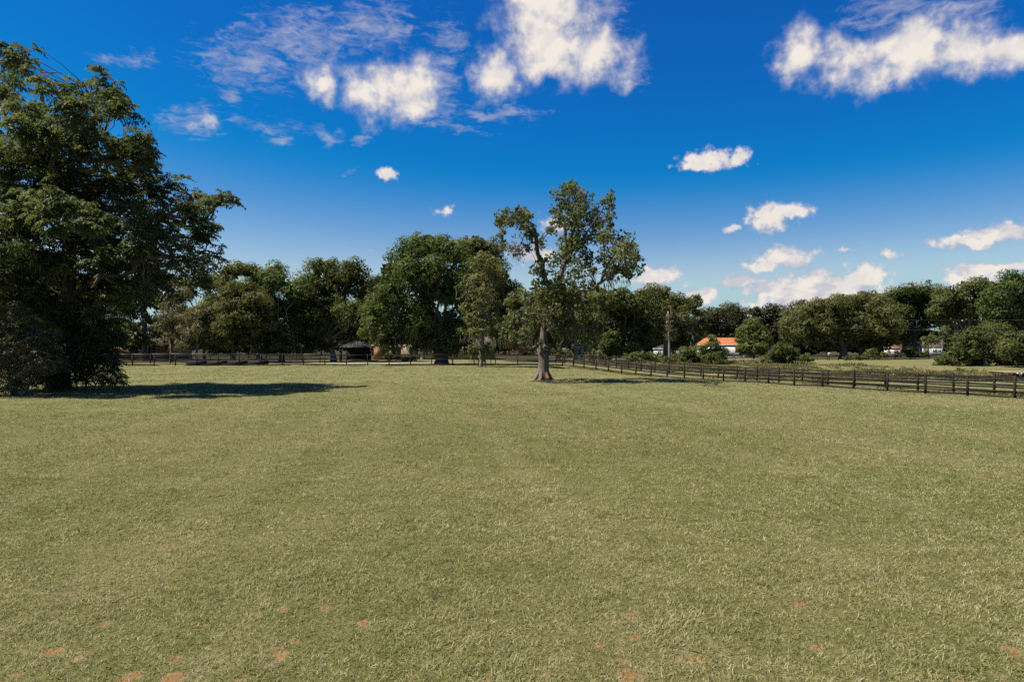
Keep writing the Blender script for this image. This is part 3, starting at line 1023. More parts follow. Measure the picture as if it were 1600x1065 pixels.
    an = np.repeat(an, 3, 0) + rng.normal(size=(len(an) * 3, 3)) * .3
    V, Q, T = make_moss(an, rng, 10, (.3, 1.1), .06, .18)
    link('moss', raw_mesh('moss', V, [Q], tint=T), M['moss'], root)['kind'] = 'stuff'
    wa = np.array([q(*k) for k in ((806, 388, -1.2), (800, 392, -1.2), (815, 392, -1.2), (812, 548, -.9), (811, 538, -.9))])
    wa = np.repeat(wa, 28, 0) + rng.normal(size=(len(wa) * 28, 3)) * np.array([.28, .25, .3])
    V, Q = leaves(wa, unit(len(wa), rng), .22, .15, rng)
    link('withered_leaves', raw_mesh('withered_leaves', V, [Q], tint=np.repeat(rng.random(len(wa)), 4)), M['brown'], root)


lone_tree()

# ---- trees beyond the fences
tree('sycamore_tree', 'slender sparse tree with pale stems, its leaves hanging over the black fence', 'tree', 752, 79,
     [(760, 415, 22, 20), (738, 430, 18, 18), (772, 440, 20, 20), (728, 455, 18, 16), (752, 460, 24, 20), (772, 480, 16, 18), (740, 490, 22, 18), (762, 510, 18, 16), (735, 520, 18, 14),
      (745, 542, 16, 12), (760, 545, 8, 14)], 'oak_b', 'bark_p', .17, 41, .7, .8, (.30, .25), 40, moss=60, fork=.45, fill=False, low=.9)

OAKS = 'dark oaks massed beyond the black fences'
tree('oak_tree', 'broad live oak with the tallest dome of the wood, thick dark trunk at the fence', 'tree', 690, 86,
     [(668, 385, 36, 26), (640, 395, 30, 24), (700, 392, 30, 26), (620, 425, 36, 28), (665, 430, 44, 34), (605, 460, 34, 26), (650, 475, 46, 34), (700, 455, 44, 36), (595, 495, 32, 24),
      (640, 510, 42, 24), (690, 505, 44, 28), (585, 520, 24, 18), (615, 530, 26, 14), (735, 480, 32, 30), (725, 515, 30, 24), (690, 535, 26, 16), (745, 440, 30, 30), (600, 528, 22, 13), (640, 531, 24, 10), (668, 532, 20, 10), (720, 538, 22, 12), (612, 538, 20, 9), (655, 541, 18, 7), (692, 546, 24, 10)],
     'oak_g', 'bark_d', .75, 42, 1.05, 1.0, (.27, .18), 120, moss=150, group=OAKS, fork=.28, depth=.85)
tree('oak_tree', 'tall oak with a rounded top joined behind the right shoulder of the tallest dome', 'tree', 752, 99,
     [(738, 385, 34, 24), (765, 400, 26, 26), (715, 400, 26, 24), (745, 425, 40, 30), (780, 440, 26, 30), (770, 480, 36, 34), (800, 480, 30, 36), (790, 520, 36, 22)],
     'oak_b', 'bark', .5, 43, 1.1, 1.0, (.30, .2), 110, moss=110, group=OAKS)
tree('oak_tree', 'twin-topped oak with a leaning grey trunk beside the dark gazebo', 'tree', 521, 98,
     [(508, 420, 30, 20), (552, 425, 28, 20), (485, 440, 28, 24), (525, 450, 40, 28), (565, 455, 24, 26), (470, 475, 30, 26), (510, 485, 40, 30), (555, 490, 34, 28), (470, 510, 28, 20),
      (500, 518, 30, 14), (545, 517, 28, 14), (478, 530, 24, 12), (580, 500, 22, 20), (575, 520, 18, 12), (547, 527, 17, 10), (500, 540, 34, 10)], 'oak', 'bark', .42, 44, 1.05, 1.0, (.29, .19), 115, moss=85, group=OAKS, fork=.25, lean=-.8)
tree('oak_tree', 'rounded oak top filling the dip between the twin-topped oak and the tallest dome', 'tree', 592, 114,
     [(588, 446, 22, 16), (606, 438, 18, 16), (574, 462, 20, 18), (598, 470, 28, 24), (590, 500, 30, 24), (612, 455, 20, 18)], 'oak', 'bark_d', .4, 64, 1.15, 1.0, (.32, .22), 105, moss=25, group=OAKS, fork=.3)
tree('oak_tree', 'full dark oak between the round olive-green tree and the twin-topped oak', 'tree', 440, 96,
     [(430, 440, 30, 22), (460, 455, 28, 24), (415, 465, 24, 24), (440, 485, 36, 26), (412, 505, 24, 22), (440, 520, 36, 20), (415, 535, 22, 14), (465, 510, 24, 24), (450, 540, 30, 10), (395, 532, 20, 14)],
     'oak_g', 'bark', .38, 45, 1.0, 1.0, (.28, .19), 115, moss=60, group=OAKS, fork=.22)
tree('oak_tree', 'airy oak with broken crown tops showing above the olive tree', 'tree', 405, 122,
     [(392, 424, 24, 14), (430, 424, 20, 16), (360, 425, 28, 16), (410, 445, 34, 20), (345, 440, 24, 18), (380, 460, 34, 22), (330, 445, 16, 18), (420, 480, 30, 28), (370, 500, 30, 28)],
     'oak_b', 'bark', .42, 46, 1.2, .85, (.34, .24), 80, moss=16, group=OAKS, fork=.4)
tree('oak_tree', 'round olive-green tree with leaves down to the fence rails', 'tree', 365, 94,
     [(365, 455, 34, 22), (345, 480, 32, 24), (390, 480, 32, 26), (365, 500, 42, 26), (340, 515, 28, 20), (395, 510, 30, 24), (360, 532, 38, 14), (335, 540, 18, 10)],
     'oak_b', 'bark', .28, 47, .9, 1.05, (.26, .18), 110, group=OAKS, fork=.22)
tree('cedar_tree', 'pale grey-green mossy tree, the lower of two beside the olive tree', 'tree', 306, 92,
     [(310, 490, 24, 18), (298, 508, 24, 18), (318, 515, 22, 18), (300, 530, 28, 14), (285, 538, 14, 10)], 'pale', 'bark', .2, 48, .8, 1.0, (.24, .15), 100, moss=26, fork=.3)
tree('cedar_tree', 'pale brownish mossy tree, the taller of two beside the olive tree', 'tree', 268, 96,
     [(278, 462, 22, 16), (268, 480, 20, 18), (285, 490, 20, 20), (262, 505, 18, 18), (275, 525, 24, 16)], 'pale', 'bark', .22, 49, .85, .95, (.26, .16), 90, moss=85, fork=.35)
tree('oak_tree', 'open oak with sky showing between its branches, above the pale mossy trees', 'tree', 318, 116,
     [(318, 440, 22, 18), (300, 455, 18, 16), (330, 470, 16, 20), (285, 445, 16, 16), (318, 500, 20, 18), (262, 440, 20, 20), (250, 470, 22, 22), (310, 528, 26, 14), (270, 530, 22, 12)],
     'oak_b', 'bark_d', .3, 50, 1.1, .7, (.34, .24), 70, group=OAKS, fork=.45)
tree('pine_tree', 'tall dark bare-stemmed tree half hidden behind the drooping leaves of the tall dark tree', 'tree', 226, 104,
     [(225, 420, 22, 20), (240, 440, 20, 18), (210, 445, 24, 22), (228, 470, 20, 16), (205, 480, 20, 18), (236, 500, 14, 12), (190, 460, 30, 30), (195, 510, 24, 18), (215, 530, 22, 14), (245, 520, 16, 14)],
     'oak', 'bark_d', .4, 51, 1.1, .8, (.34, .2), 80, moss=20, fork=.55)
tree('oak_tree', 'shaded oak behind the tall dark tree, nearly hidden by its leaves', 'tree', 120, 110,
     [(150, 460, 50, 40), (90, 470, 60, 45), (30, 460, 60, 50), (130, 510, 60, 30), (60, 520, 60, 30), (170, 530, 40, 18), (215, 538, 26, 10)], 'oak', 'bark', .5, 52, 1.3, .9, (.36, .25), 90, group=OAKS, fork=.3)
tree('oak_tree', 'moss-hung oak right behind the lone lawn tree, its leaning stems bare', 'tree', 905, 99,
     [(880, 465, 34, 26), (850, 475, 30, 26), (915, 470, 34, 26), (830, 505, 30, 24), (885, 500, 36, 24), (925, 505, 30, 26), (940, 465, 26, 22), (865, 525, 30, 14)],
     'oak_b', 'bark_p', .34, 53, 1.1, .95, (.30, .2), 100, moss=110, moss_len=(.8, 3.2), group=OAKS, fork=.4, trunks=2)
tree('oak_tree', 'dense oak with a flat shoulder between the lone lawn tree and the utility pole', 'tree', 985, 106,
     [(965, 465, 30, 22), (995, 470, 28, 20), (940, 485, 30, 26), (985, 495, 40, 26), (950, 515, 36, 26), (1000, 520, 36, 26), (975, 540, 40, 16)],
     'oak', 'bark', .42, 54, 1.1, 1.0, (.31, .21), 110, moss=70, moss_len=(.6, 2.4), group=OAKS, fork=.25)
tree('oak_tree', 'tall oak with a sloping shoulder rising behind the utility pole', 'tree', 1040, 113,
     [(1030, 462, 26, 18), (1010, 465, 24, 18), (1052, 475, 24, 20), (1025, 490, 36, 24), (1060, 500, 22, 24), (1020, 520, 34, 26), (1055, 530, 28, 20)],
     'oak_b', 'bark', .42, 55, 1.1, 1.0, (.32, .22), 105, moss=85, group=OAKS, fork=.3)
tree('oak_tree', 'thin gap-toothed oak with its crown over the orange roof end nearest the pole', 'tree', 1083, 122,
     [(1085, 472, 16, 12), (1072, 485, 12, 12), (1090, 488, 12, 10), (1078, 510, 14, 10), (1096, 512, 10, 14), (1085, 530, 12, 12)],
     'oak', 'bark_d', .5, 56, .9, .9, (.34, .24), 90, group=OAKS, fork=.4)
tree('pine_tree', 'feathery grey-green tree standing behind the orange-roofed house', 'tree', 1130, 150,
     [(1118, 492, 22, 18), (1145, 490, 24, 18), (1105, 505, 18, 18), (1130, 515, 34, 18), (1160, 505, 20, 20), (1125, 530, 40, 14)],
     'far', 'bark_d', .4, 57, 1.3, 1.0, (.40, .22), 90, fork=.35)
tree('oak_tree', 'small neat round-crowned tree on a thin trunk in front of the orange-roofed house', 'tree', 1178, 97,
     [(1178, 512, 20, 15), (1165, 525, 18, 15), (1190, 525, 17, 16), (1178, 538, 28, 15), (1165, 546, 16, 9), (1192, 546, 14, 9)],
     'bush', 'bark_d', .15, 58, .7, 1.1, (.24, .17), 110, group=OAKS, fork=.3)
tree('oak_tree', 'wide spreading live oak standing alone in the far paddock', 'tree', 1318, 114,
     [(1300, 480, 34, 18), (1340, 480, 34, 20), (1268, 492, 32, 20), (1318, 495, 44, 24), (1370, 485, 28, 24), (1250, 508, 26, 20), (1290, 515, 36, 22), (1345, 515, 38, 22), (1385, 510, 24, 22),
      (1262, 530, 24, 12), (1300, 538, 26, 10), (1350, 536, 30, 10), (1385, 535, 22, 12)], 'oak_b', 'bark_d', .7, 59, 1.15, 1.05, (.31, .21), 115, moss=20, group=OAKS, fork=.2)
FARS = 'tree tops lining the sky beyond the paddock'
for i, (lab, px, Yd, bl, mt) in enumerate([
    ('ragged tree top above the small round-crowned tree', 1205, 160, [(1185, 488, 18, 12), (1210, 488, 18, 12), (1200, 510, 34, 20), (1175, 515, 20, 20), (1225, 505, 24, 20)], 'far'),
    ('dense far tree between the ragged top and the wide spreading oak', 1248, 150, [(1245, 490, 26, 16), (1262, 482, 20, 14), (1240, 515, 32, 22), (1270, 505, 24, 24)], 'far'),
    ('far tree whose crown peeks over the wide spreading oak', 1345, 165, [(1320, 472, 26, 12), (1355, 468, 28, 13), (1340, 490, 46, 20), (1300, 480, 26, 14), (1385, 478, 20, 20)], 'oak_b'),
]):
    tree('oak_tree', lab, 'tree', px, Yd, bl, mt, 'bark_d', .4, 70 + i, 1.4, 1.0, (.45, .3), 85, group=FARS, fork=.3)
tree('oak_tree', 'tall oak with see-through holes between the wide spreading oak and the thick wood', 'tree', 1428, 132,
     [(1420, 460, 24, 17), (1445, 460, 24, 18), (1396, 468, 24, 16), (1372, 474, 20, 14), (1398, 485, 22, 18), (1430, 482, 34, 20), (1465, 470, 20, 20), (1405, 500, 22, 20), (1455, 500, 30, 20), (1440, 522, 26, 10), (1410, 525, 18, 12)],
     'oak_g', 'bark_d', .45, 60, 1.2, .95, (.36, .25), 95, moss=24, group=OAKS, fork=.3)
tree('oak_tree', 'tall oak with a ragged top over the little white house among the trees', 'tree', 1500, 120,
     [(1515, 452, 24, 18), (1490, 462, 22, 16), (1474, 466, 18, 14), (1470, 480, 18, 16), (1455, 530, 16, 8), (1540, 450, 24, 18), (1500, 485, 34, 22), (1535, 480, 32, 24), (1475, 495, 20, 18), (1515, 515, 36, 20), (1560, 465, 24, 24)],
     'oak', 'bark', .45, 61, 1.15, 1.0, (.34, .23), 100, moss=85, group=OAKS, fork=.3)
tree('oak_tree', 'tallest oak of the thick wood at the edge of the view above the trailer', 'tree', 1590, 104,
     [(1580, 445, 26, 20), (1610, 440, 30, 22), (1560, 475, 30, 22), (1600, 475, 34, 26), (1640, 470, 36, 32), (1570, 510, 34, 24), (1615, 515, 38, 28), (1660, 520, 40, 30), (1680, 460, 30, 30)],
     'oak_g', 'bark', .5, 62, 1.1, 1.0, (.31, .21), 110, moss=60, group=OAKS, fork=.3)
tree('oak_tree', 'low thicket tree with dark leaves down to the weeds beside the trailer', 'tree', 1540, 82,
     [(1520, 535, 30, 20), (1555, 530, 34, 24), (1595, 540, 36, 26), (1500, 555, 28, 16), (1535, 560, 34, 18), (1575, 562, 34, 18), (1620, 560, 34, 22), (1650, 545, 36, 30), (1478, 566, 18, 10)],
     'oak', 'bark_d', .25, 63, .9, 1.1, (.26, .18), 110, fork=.3, depth=.7, low=.9, group=OAKS)


# ---- shrubs
def bush(label, px, Y, blobs, mat='bush', seed=1, leaf=(.2, .12), clump=.45, per=60, name='bush', group=None, dens=1.1):
    rng = np.random.default_rng(seed)
    base = onground(px, Y)
    root = thing(name, label, 'bush', base, 0, group)
    bl = px_blobs(blobs, Y, base, rng, 1.0, .25)
    V, Q, T, C = make_crown(bl, rng, clump, dens, leaf, per, low=.9, fill=True)
    V[:, 2] = np.maximum(V[:, 2], .02)
    link('foliage', raw_mesh('foliage', V, [Q], tint=T), M[mat], root)
    mb = MB()
    for b in bl:
        e = np.array(b[:3])
        mb.tube(curve((0, 0, -.1), e, rng, 5, .02, .08), np.linspace(.06, .015, 5), 5)
    mb.build('stems', M['bark_d'], root)
    return root


BU = 'bushes along the ditch beyond the fences'
bush('rounded dark green bush in front of the orange roof, nearer the pole', 1080, 88, [(1078, 549, 17, 12), (1065, 558, 14, 11), (1089, 557, 14, 12), (1076, 562, 22, 9)], 'bush', 81, group=BU)
bush('tall feathery yellow-green bush in front of the orange roof', 1117, 86, [(1114, 535, 12, 12), (1108, 549, 16, 14), (1124, 549, 14, 14), (1116, 560, 23, 12)], 'bush', 82, (.24, .08), group=BU)
bush('large leafy bush between the small round-crowned tree and the wide oak', 1222, 84, [(1224, 546, 17, 13), (1209, 554, 15, 12), (1236, 554, 13, 12), (1222, 562, 25, 11)], 'bush', 83, group=BU)
bush('pale ragged bush right of the small round-crowned tree', 1192, 82, [(1192, 563, 12, 8), (1183, 567, 9, 6), (1200, 568, 10, 6)], 'weed', 84, group=BU)
bush('little green bush at the near side of the far paddock', 1262, 92, [(1258, 558, 9, 7), (1252, 562, 7, 5), (1266, 562, 7, 5)], 'bush', 85, group=BU)
bush('light green sapling bush between the lone lawn tree and the utility pole', 952, 95, [(955, 525, 14, 12), (948, 538, 15, 12), (960, 540, 13, 12), (952, 552, 15, 10)], 'bush', 86, group=BU)
bush('low green bush beside the pale rail, near the lone lawn tree', 879, 94, [(880, 549, 10, 7), (872, 554, 8, 6), (889, 555, 10, 6)], 'bush', 87, group=BU)
bush('yellowish bush behind the corner where the black fences meet', 930, 91, [(932, 553, 11, 7), (922, 558, 10, 5), (941, 558, 10, 6)], 'weed', 88, group=BU)
bush('long low hedge-like bush with tawny tips left of the utility pole', 1005, 92, [(985, 558, 14, 7), (1000, 556, 14, 8), (1017, 557, 14, 7), (1032, 560, 12, 6)], 'bush', 89, group=BU)
bush('green bush at the foot of the utility pole', 1042, 90, [(1040, 562, 12, 7), (1052, 563, 10, 6)], 'bush', 90, group=BU)
bush('dark shaded bush under the wide spreading oak', 1365, 108, [(1362, 551, 12, 8), (1375, 555, 12, 6), (1350, 557, 10, 5)], 'oak', 91, group=BU)
bush('green weedy bush at the trunk of the wide spreading oak', 1330, 106, [(1325, 559, 10, 4), (1340, 559, 12, 4)], 'bush', 92, group=BU)
bush('small rounded bush before the grey-green garage', 1422, 118, [(1417, 548, 10, 8), (1427, 552, 8, 6), (1444, 553, 7, 5)], 'bush', 93, group=BU)
bush('spreading dark bush at the edge of the thicket, next to the paddock', 1480, 86, [(1472, 563, 14, 9), (1490, 560, 16, 12), (1485, 570, 18, 8)], 'oak', 94, group=BU)
bush('pale grassy bush in the weeds before the thicket', 1500, 74, [(1500, 580, 12, 6), (1490, 583, 8, 5)], 'weed', 95, (.3, .05), group=BU)
bush('clipped dark bush at the brick end of the cream house', 607, 104, [(607, 556, 7, 6), (603, 558, 5, 4)], 'oak', 96, (.16, .1), .35)
bush('reddish brown clipped hedge before the cream house', 638, 102, [(624, 559, 8, 4), (636, 559, 9, 4), (649, 559, 9, 4)], 'brown', 97, (.14, .09), .3, name='hedge')
bush('short pale clipped hedge in front of the reddish one', 636, 99, [(632, 561, 7, 3), (642, 561, 7, 3)], 'weed', 98, (.14, .09), .3, name='hedge')

# ---- rank growth on the ditch bank, and the wood behind everything
rng = np.random.default_rng(77)
n = 26000
Yw = 60 + 36 * rng.random(n)
tpar = rng.random(n)
xl = 52300 / (1e-6 + 0) if False else None
x_f = (300 + 52300 / Yw - 800) / F * Yw          # the line of the second fence
Xw = x_f + 2.5 + tpar * (3 + 30 * rng.random(n))
dn = value_noise(Xw, Yw, 3.0, 9) * .6 + value_noise(Xw, Yw, .9, 10) * .4
nf = 3800
kf = np.where(rng.random(nf) < .55, 47200, 52300)
Yf = 32 + 52 * rng.random(nf) ** 1.2
Xf = (300 + kf / Yf - 800) / F * Yf + rng.normal(size=nf) * .10
Yb = 81.6 + rng.normal(size=1500) * .12
Xb = -46 + 51 * rng.random(1500)
Xw, Yw = np.concatenate([Xw, Xf, Xb]), np.concatenate([Yw, Yf, Yb])
dn = np.concatenate([dn, .40 + .17 * value_noise(Xf, Yf, 1.3, 14), .40 + .15 * value_noise(Xb, Yb, 1.3, 15)])
kp = dn > .46
Xw, Yw, dn = Xw[kp], Yw[kp], dn[kp]
per = 7
Xr, Yr = np.repeat(Xw, per) + rng.normal(size=len(Xw) * per) * .14, np.repeat(Yw, per) + rng.normal(size=len(Xw) * per) * .14
hh = np.repeat(.10 + .36 * (dn - .46) / .3, per) * (.5 + .7 * rng.random(len(Xr)))
ax = norm(np.stack([rng.normal(size=len(Xr)) * .45, rng.normal(size=len(Xr)) * .45, np.ones(len(Xr))], 1))
pos = np.stack([Xr, Yr, gz(Xr, Yr) + hh * .45], 1)
V, Q = leaves(pos, np.cross(ax, unit(len(Xr), rng)), hh, .07 + .06 * rng.random(len(Xr)), rng, axis=ax, droop=.15)
tt = np.repeat(np.clip(value_noise(Xw, Yw, 1.7, 12) * 1.3 - .15, 0, 1), per) * .7 + .3 * rng.random(len(Xr))
wd = link('weeds', raw_mesh('weeds', V, [Q], tint=np.repeat(tt, 4)), M['weed'])
wd['kind'] = 'stuff'
wd['label'] = 'rank green and straw-coloured weeds on the ditch bank beyond the fences'

rng = np.random.default_rng(78)
bl = []
for i in range(120):
    a = -44 + 88 * (i + rng.random()) / 120
    d = 175 + 25 * rng.random()
    x, y = d * math.tan(R(a)), d
    r = 4 + 2.5 * rng.random()
    bl.append((x, y, .5 + r * .55 + rng.random() * 2.0, r * 1.2, r, r * .9))
V, Q, T, C = make_crown(bl, rng, 1.7, .55, (.75, .55), 42)
fw = link('far_wood', raw_mesh('far_wood', V, [Q], tint=T), M['far'])
fw['kind'] = 'stuff'
fw['label'] = 'low far wood closing the view behind houses and oaks'


# ------------------------------------------------------------------ fences
def fence(label, pts, name='board_fence', hgt=1.22, mat='black', group='black board fences', rails=4, step=2.44, post=.10, top_mat=None, board=.098, lowest=.20, seed=1):
    """A post-and-board fence along a polyline of (x, y)."""
    rng = np.random.default_rng(seed)
    pts = [np.asarray(p, float) for p in pts]
    stations = []
    for a, b in zip(pts[:-1], pts[1:]):
        L = np.linalg.norm(b - a)
        n = max(1, round(L / step))
        for i in range(n):
            stations.append(a + (b - a) * i / n)
    stations.append(pts[-1])
    st = np.array(stations)
    base = np.array([st[0][0], st[0][1], float(gz(*st[0]))])
    root = thing(name, label, 'fence', base, 0, group)
    z = gz(st[:, 0], st[:, 1])
    d = np.gradient(st, axis=0)
    nrm = np.stack([-d[:, 1], d[:, 0]], 1)
    nrm /= np.linalg.norm(nrm, axis=1)[:, None]
    for i, (x, y) in enumerate(st):
        mb = MB()
        h = hgt + .05 + rng.normal() * .035
        lx, ly = rng.normal(size=2) * .028
        k = post / 2
        rz = math.atan2(d[i][1], d[i][0])
        cs, sn = math.cos(rz), math.sin(rz)
        cor = [(-k, -k), (k, -k), (k, k), (-k, k)]
        cor = [(a * cs - b * sn, a * sn + b * cs) for a, b in cor]
        v8 = [(x + a, y + b, z[i] - .2) for a, b in cor] + [(x + a * .96 + lx, y + b * .96 + ly, z[i] + h + .02 * (a + b)) for a, b in cor]
        mb.hexa(np.array(v8) - base)
        mb.build('post', M[mat], root)
    for r in range(rails):
        zz = lowest + (hgt - .08 - lowest) * r / max(1, rails - 1)
        mb = MB()
        jit = rng.normal(size=len(st)) * .018
        for i in range(len(st) - 1):
            o = (post / 2 + .016) * -1
            a = np.array([st[i][0] + nrm[i][0] * o, st[i][1] + nrm[i][1] * o, z[i] + zz + jit[i]]) - base
            b = np.array([st[i + 1][0] + nrm[i + 1][0] * o, st[i + 1][1] + nrm[i + 1][1] * o, z[i + 1] + zz + jit[i + 1] + rng.normal() * .006]) - base
            dd = (b - a) / np.linalg.norm(b - a) * .004
            mb.board(a + dd, b - dd, board * (1.0 + .04 * rng.normal()), .03)
        mb.build('rail', M[top_mat if (top_mat and r == rails - 1) else mat], root)
    return root, st, base


def fl(k, Y):
    """Point of the fence lines that run back to the same vanishing point."""
    return np.array([(300 + k / Y - 800) / F * Y, Y])


fr, st_r, b_r = fence('black four-board fence along the side of the lawn, the nearer of the two parallel ones', [fl(47200, 30), fl(47200, 81.5)], seed=3)
fence('black four-board fence across the lane, the farther of the two parallel ones', [fl(52300, 33), fl(52300, 92)], seed=4, hgt=1.2)
corner = fl(47200, 81.5)
fl_, st_l, b_l = fence('black board fence across the end of the lawn before the driveway and houses', [corner, (-2, 82.0), (-30, 81.5), (-70, 80)], seed=5, hgt=1.38, rails=3)
fence('black paddock fence with grey top board, behind the end of the lawn', [onground(500, 91)[:2], onground(360, 90.5)[:2], onground(235, 90)[:2], onground(120, 90)[:2]], seed=6, hgt=1.3, top_mat='grey_board')
# the solid dark boards along the foot of the lawn-end fence
mb = MB()
for x0, x1 in ((-36.6, -34.15), (-34.15, -31.7), (-31.7, -29.2), (-39.1, -36.6)):
    a = np.array([x0, 81.9, float(gz(x0, 81.9)) + .33]) - b_l
    b = np.array([x1, 81.9, float(gz(x1, 81.9)) + .33]) - b_l
    mb.board(a, b, .62, .03)
kb = mb.build('kick_board', M['black'], fl_)
fence('pale timber rail fence behind the corner of the black fences', [onground(850, 98)[:2], onground(925, 98)[:2]], name='rail_fence', hgt=1.05, mat='pale_wood', group='pale timber rails by the ditch', rails=2, step=2.6, post=.13, lowest=.55, seed=7)
fence('pale timber rails before the orange-roofed house, at the ditch', [onground(1125, 90)[:2], onground(1162, 89)[:2]], name='rail_fence', hgt=.95, mat='pale_wood', group='pale timber rails by the ditch', rails=2, step=1.1, post=.12, lowest=.5, seed=8)
fence('dark rail fence far off before the little white houses', [onground(1372, 121)[:2], onground(1452, 120)[:2]], name='rail_fence', hgt=1.2, mat='black', group='dark far rails', rails=3, step=2.6, post=.13, seed=9)
fence('dark low rails standing in the far paddock before the wide oak', [onground(1277, 106)[:2], onground(1310, 105)[:2]], name='rail_fence', hgt=.75, mat='black', group='dark far rails', rails=2, step=1.8, post=.10, seed=10)


# ------------------------------------------------------------------ houses
def house(name, label, px0, px1, Y, depth, wall_h, roof_h, wall='cream', roof='shingle_t', windows=(), doors=(), hip=1.5, over=.5, cat='house', chimney=False, trim='white', rz=0.0):
    xa, xb = (px0 - 800) / F * Y, (px1 - 800) / F * Y
    L = xb - xa
    base = np.array([(xa + xb) / 2, Y, float(gz((xa + xb) / 2, Y)) - .05])
    root = thing(name, label, cat, base, rz)
    mb = MB()
    mb.box((0, depth / 2, wall_h / 2), (L, depth, wall_h))
    mb.build('wall', M[wall], root)
    mb = MB()
    x, d0, d1, z0 = L / 2 + over, -over, depth + over, wall_h
    zt = wall_h + roof_h
    ym = depth / 2
    hx = x - hip if hip else x
    v = [(-x, d0, z0), (x, d0, z0), (x, d1, z0), (-x, d1, z0), (-hx, ym, zt), (hx, ym, zt), (-x, d0, z0 + .18), (x, d0, z0 + .18), (x, d1, z0 + .18), (-x, d1, z0 + .18)]
    mb.add(v, [(3, 2, 1, 0), (0, 1, 7, 6), (1, 2, 8, 7), (2, 3, 9, 8), (3, 0, 6, 9), (6, 7, 5, 4), (8, 9, 4, 5)], [(7, 8, 5), (9, 6, 4)])
    rf = mb.build('roof', M[roof], root)
    mb = MB()
    mb.box((0, d0 - .012, z0 + .085), (2 * x, .02, .15))
    mb.build('fascia', M[trim], root)
    if chimney:
        mb = MB()
        mb.box((L * .2, ym + .5, zt + .1), (.8, .6, 1.2))
        mb.build('chimney', M['brick'], rf)
    for wx, wz, ww, wh in windows:
        f = MB()
        for sx in (-1, 1):
            f.box((wx + sx * ww / 2, -.03, wz), (.09, .06, wh + .09))
        f.box((wx, -.028, wz + wh / 2), (ww - .09, .056, .09))
        f.box((wx, -.045, wz - wh / 2), (ww + .2, .09, .08))
        f.box((wx, -.02, wz), (.05, .04, wh - .09))
        fo = f.build('window', M[trim], root)
        g = MB()
        g.box((wx, -.006, wz), (ww - .09, .012, wh - .09))
        g.build('pane', M['glass'], fo)
    for dx, dw, dh, dm in doors:
        g = MB()
        g.box((dx, -.03, dh / 2 + .05), (dw, .06, dh))
        for pz in (.3, .7):
            g.box((dx, -.065, dh * pz + .05), (dw * .6, .015, dh * .28))
        do = g.build('door', M[dm], root)
        k = MB()
        k.box((dx + dw * .38, -.08, 1.05), (.06, .06, .12))
        k.build('handle', M['tyre'], do)
    return root, base, L


hr, hb, L = house('brick_house', 'cream low house with porch column and white door glimpsed beneath the broad live oak', 586, 770, 112, 9, 2.25, 1.9, 'cream', 'shingle_t',
                  [(-6.2, 1.35, 1.6, 1.3), (-3.3, 1.35, 1.4, 1.3), (-1.7, 1.3, 1.0, 1.3), (5.6, 1.35, 1.4, 1.3)], [(-.95, 1.0, 2.05, 'white')], chimney=True)
mb = MB()
mb.box((-9.0, -.6, 1.1), (1.3, 1.1, 2.2))
mb.build('brick_end', M['brick'], hr)
mb = MB()
mb.box((-2.2 + .9 - .55, -1.2, 1.1), (.32, .32, 2.2))
mb.box((-2.2 + .9 - .55, -1.2, .12), (.46, .46, .24))
mb.build('column', M['white'], hr)
mb = MB()
mb.box((1.1, -.05, 1.1), (2.2, .1, 2.1))
mb.build('brown_panel', M['tan'], hr)
wr = MB()
th = np.linspace(0, 2 * math.pi, 17)
wr.tube(np.stack([-.95 + .24 * np.cos(th), np.full(17, -.10), 1.5 + .24 * np.sin(th)], 1), .08, 6, cap=False)
wo = wr.build('wreath', M['oak'], None, loc=tuple(hb))
wo['label'] = 'round dark green wreath hung on the white door of the cream house'
wo['category'] = 'wreath'

house('brick_house', 'orange brick house almost hidden by the tall dark tree and the pale mossy trees', 130, 262, 118, 9, 2.5, 2.3, 'brick', 'shingle_t', [(4.6, 1.4, 1.4, 1.3), (1.5, 1.4, 1.4, 1.3), (-3.5, 1.4, 1.4, 1.3)], [(3.0, 1.0, 2.05, 'white')], hip=0)
house('tiled_house', 'long white house under a bright orange tiled roof', 1086, 1192, 138, 8, 2.5, 1.6, 'white', 'tile', [(5.6, 1.4, 1.5, 1.1), (2.0, 1.4, 1.5, 1.1), (-2.5, 1.4, 1.5, 1.1)], [(4.2, 1.0, 2.0, 'tan')], hip=.6, rz=R(-36), over=.15)
house('cottage', 'small white cottage with brown shutters showing left of the utility pole', 1020, 1062, 124, 5, 1.7, 1.1, 'white', 'shingle', [(-1.3, .95, .7, .8), (.5, .95, .7, .8)], [(-.4, .7, 1.5, 'rust'), (1.4, .7, 1.5, 'rust')], rz=R(-35), over=.12)
house('cottage', 'little white house with a dull pink roof and garage among the far trees', 1443, 1469, 150, 6, 2.2, 1.7, 'white', 'shingle_t', [(.6, 1.3, .8, .8), (1.5, 1.3, .6, .8)], [(-1.0, .9, 1.9, 'teal')], hip=0, rz=R(-35), over=.12)
house('shed', 'plain white shed with a brown door beyond the wide spreading oak', 1383, 1405, 140, 4, 1.9, .9, 'white', 'rust', [(-.6, 1.2, .5, .5)], [(.7, .7, 1.6, 'rust')], hip=0, rz=R(-35), over=.12)
house('shed', 'grey-green shed with a dull roof between the white shed and the little white house', 1430, 1441, 132, 3, 1.9, 1.0, 'teal', 'shingle_t', [(0, 1.3, .5, .4)], [(.2, .6, 1.0, 'glass')], hip=0, over=.2)

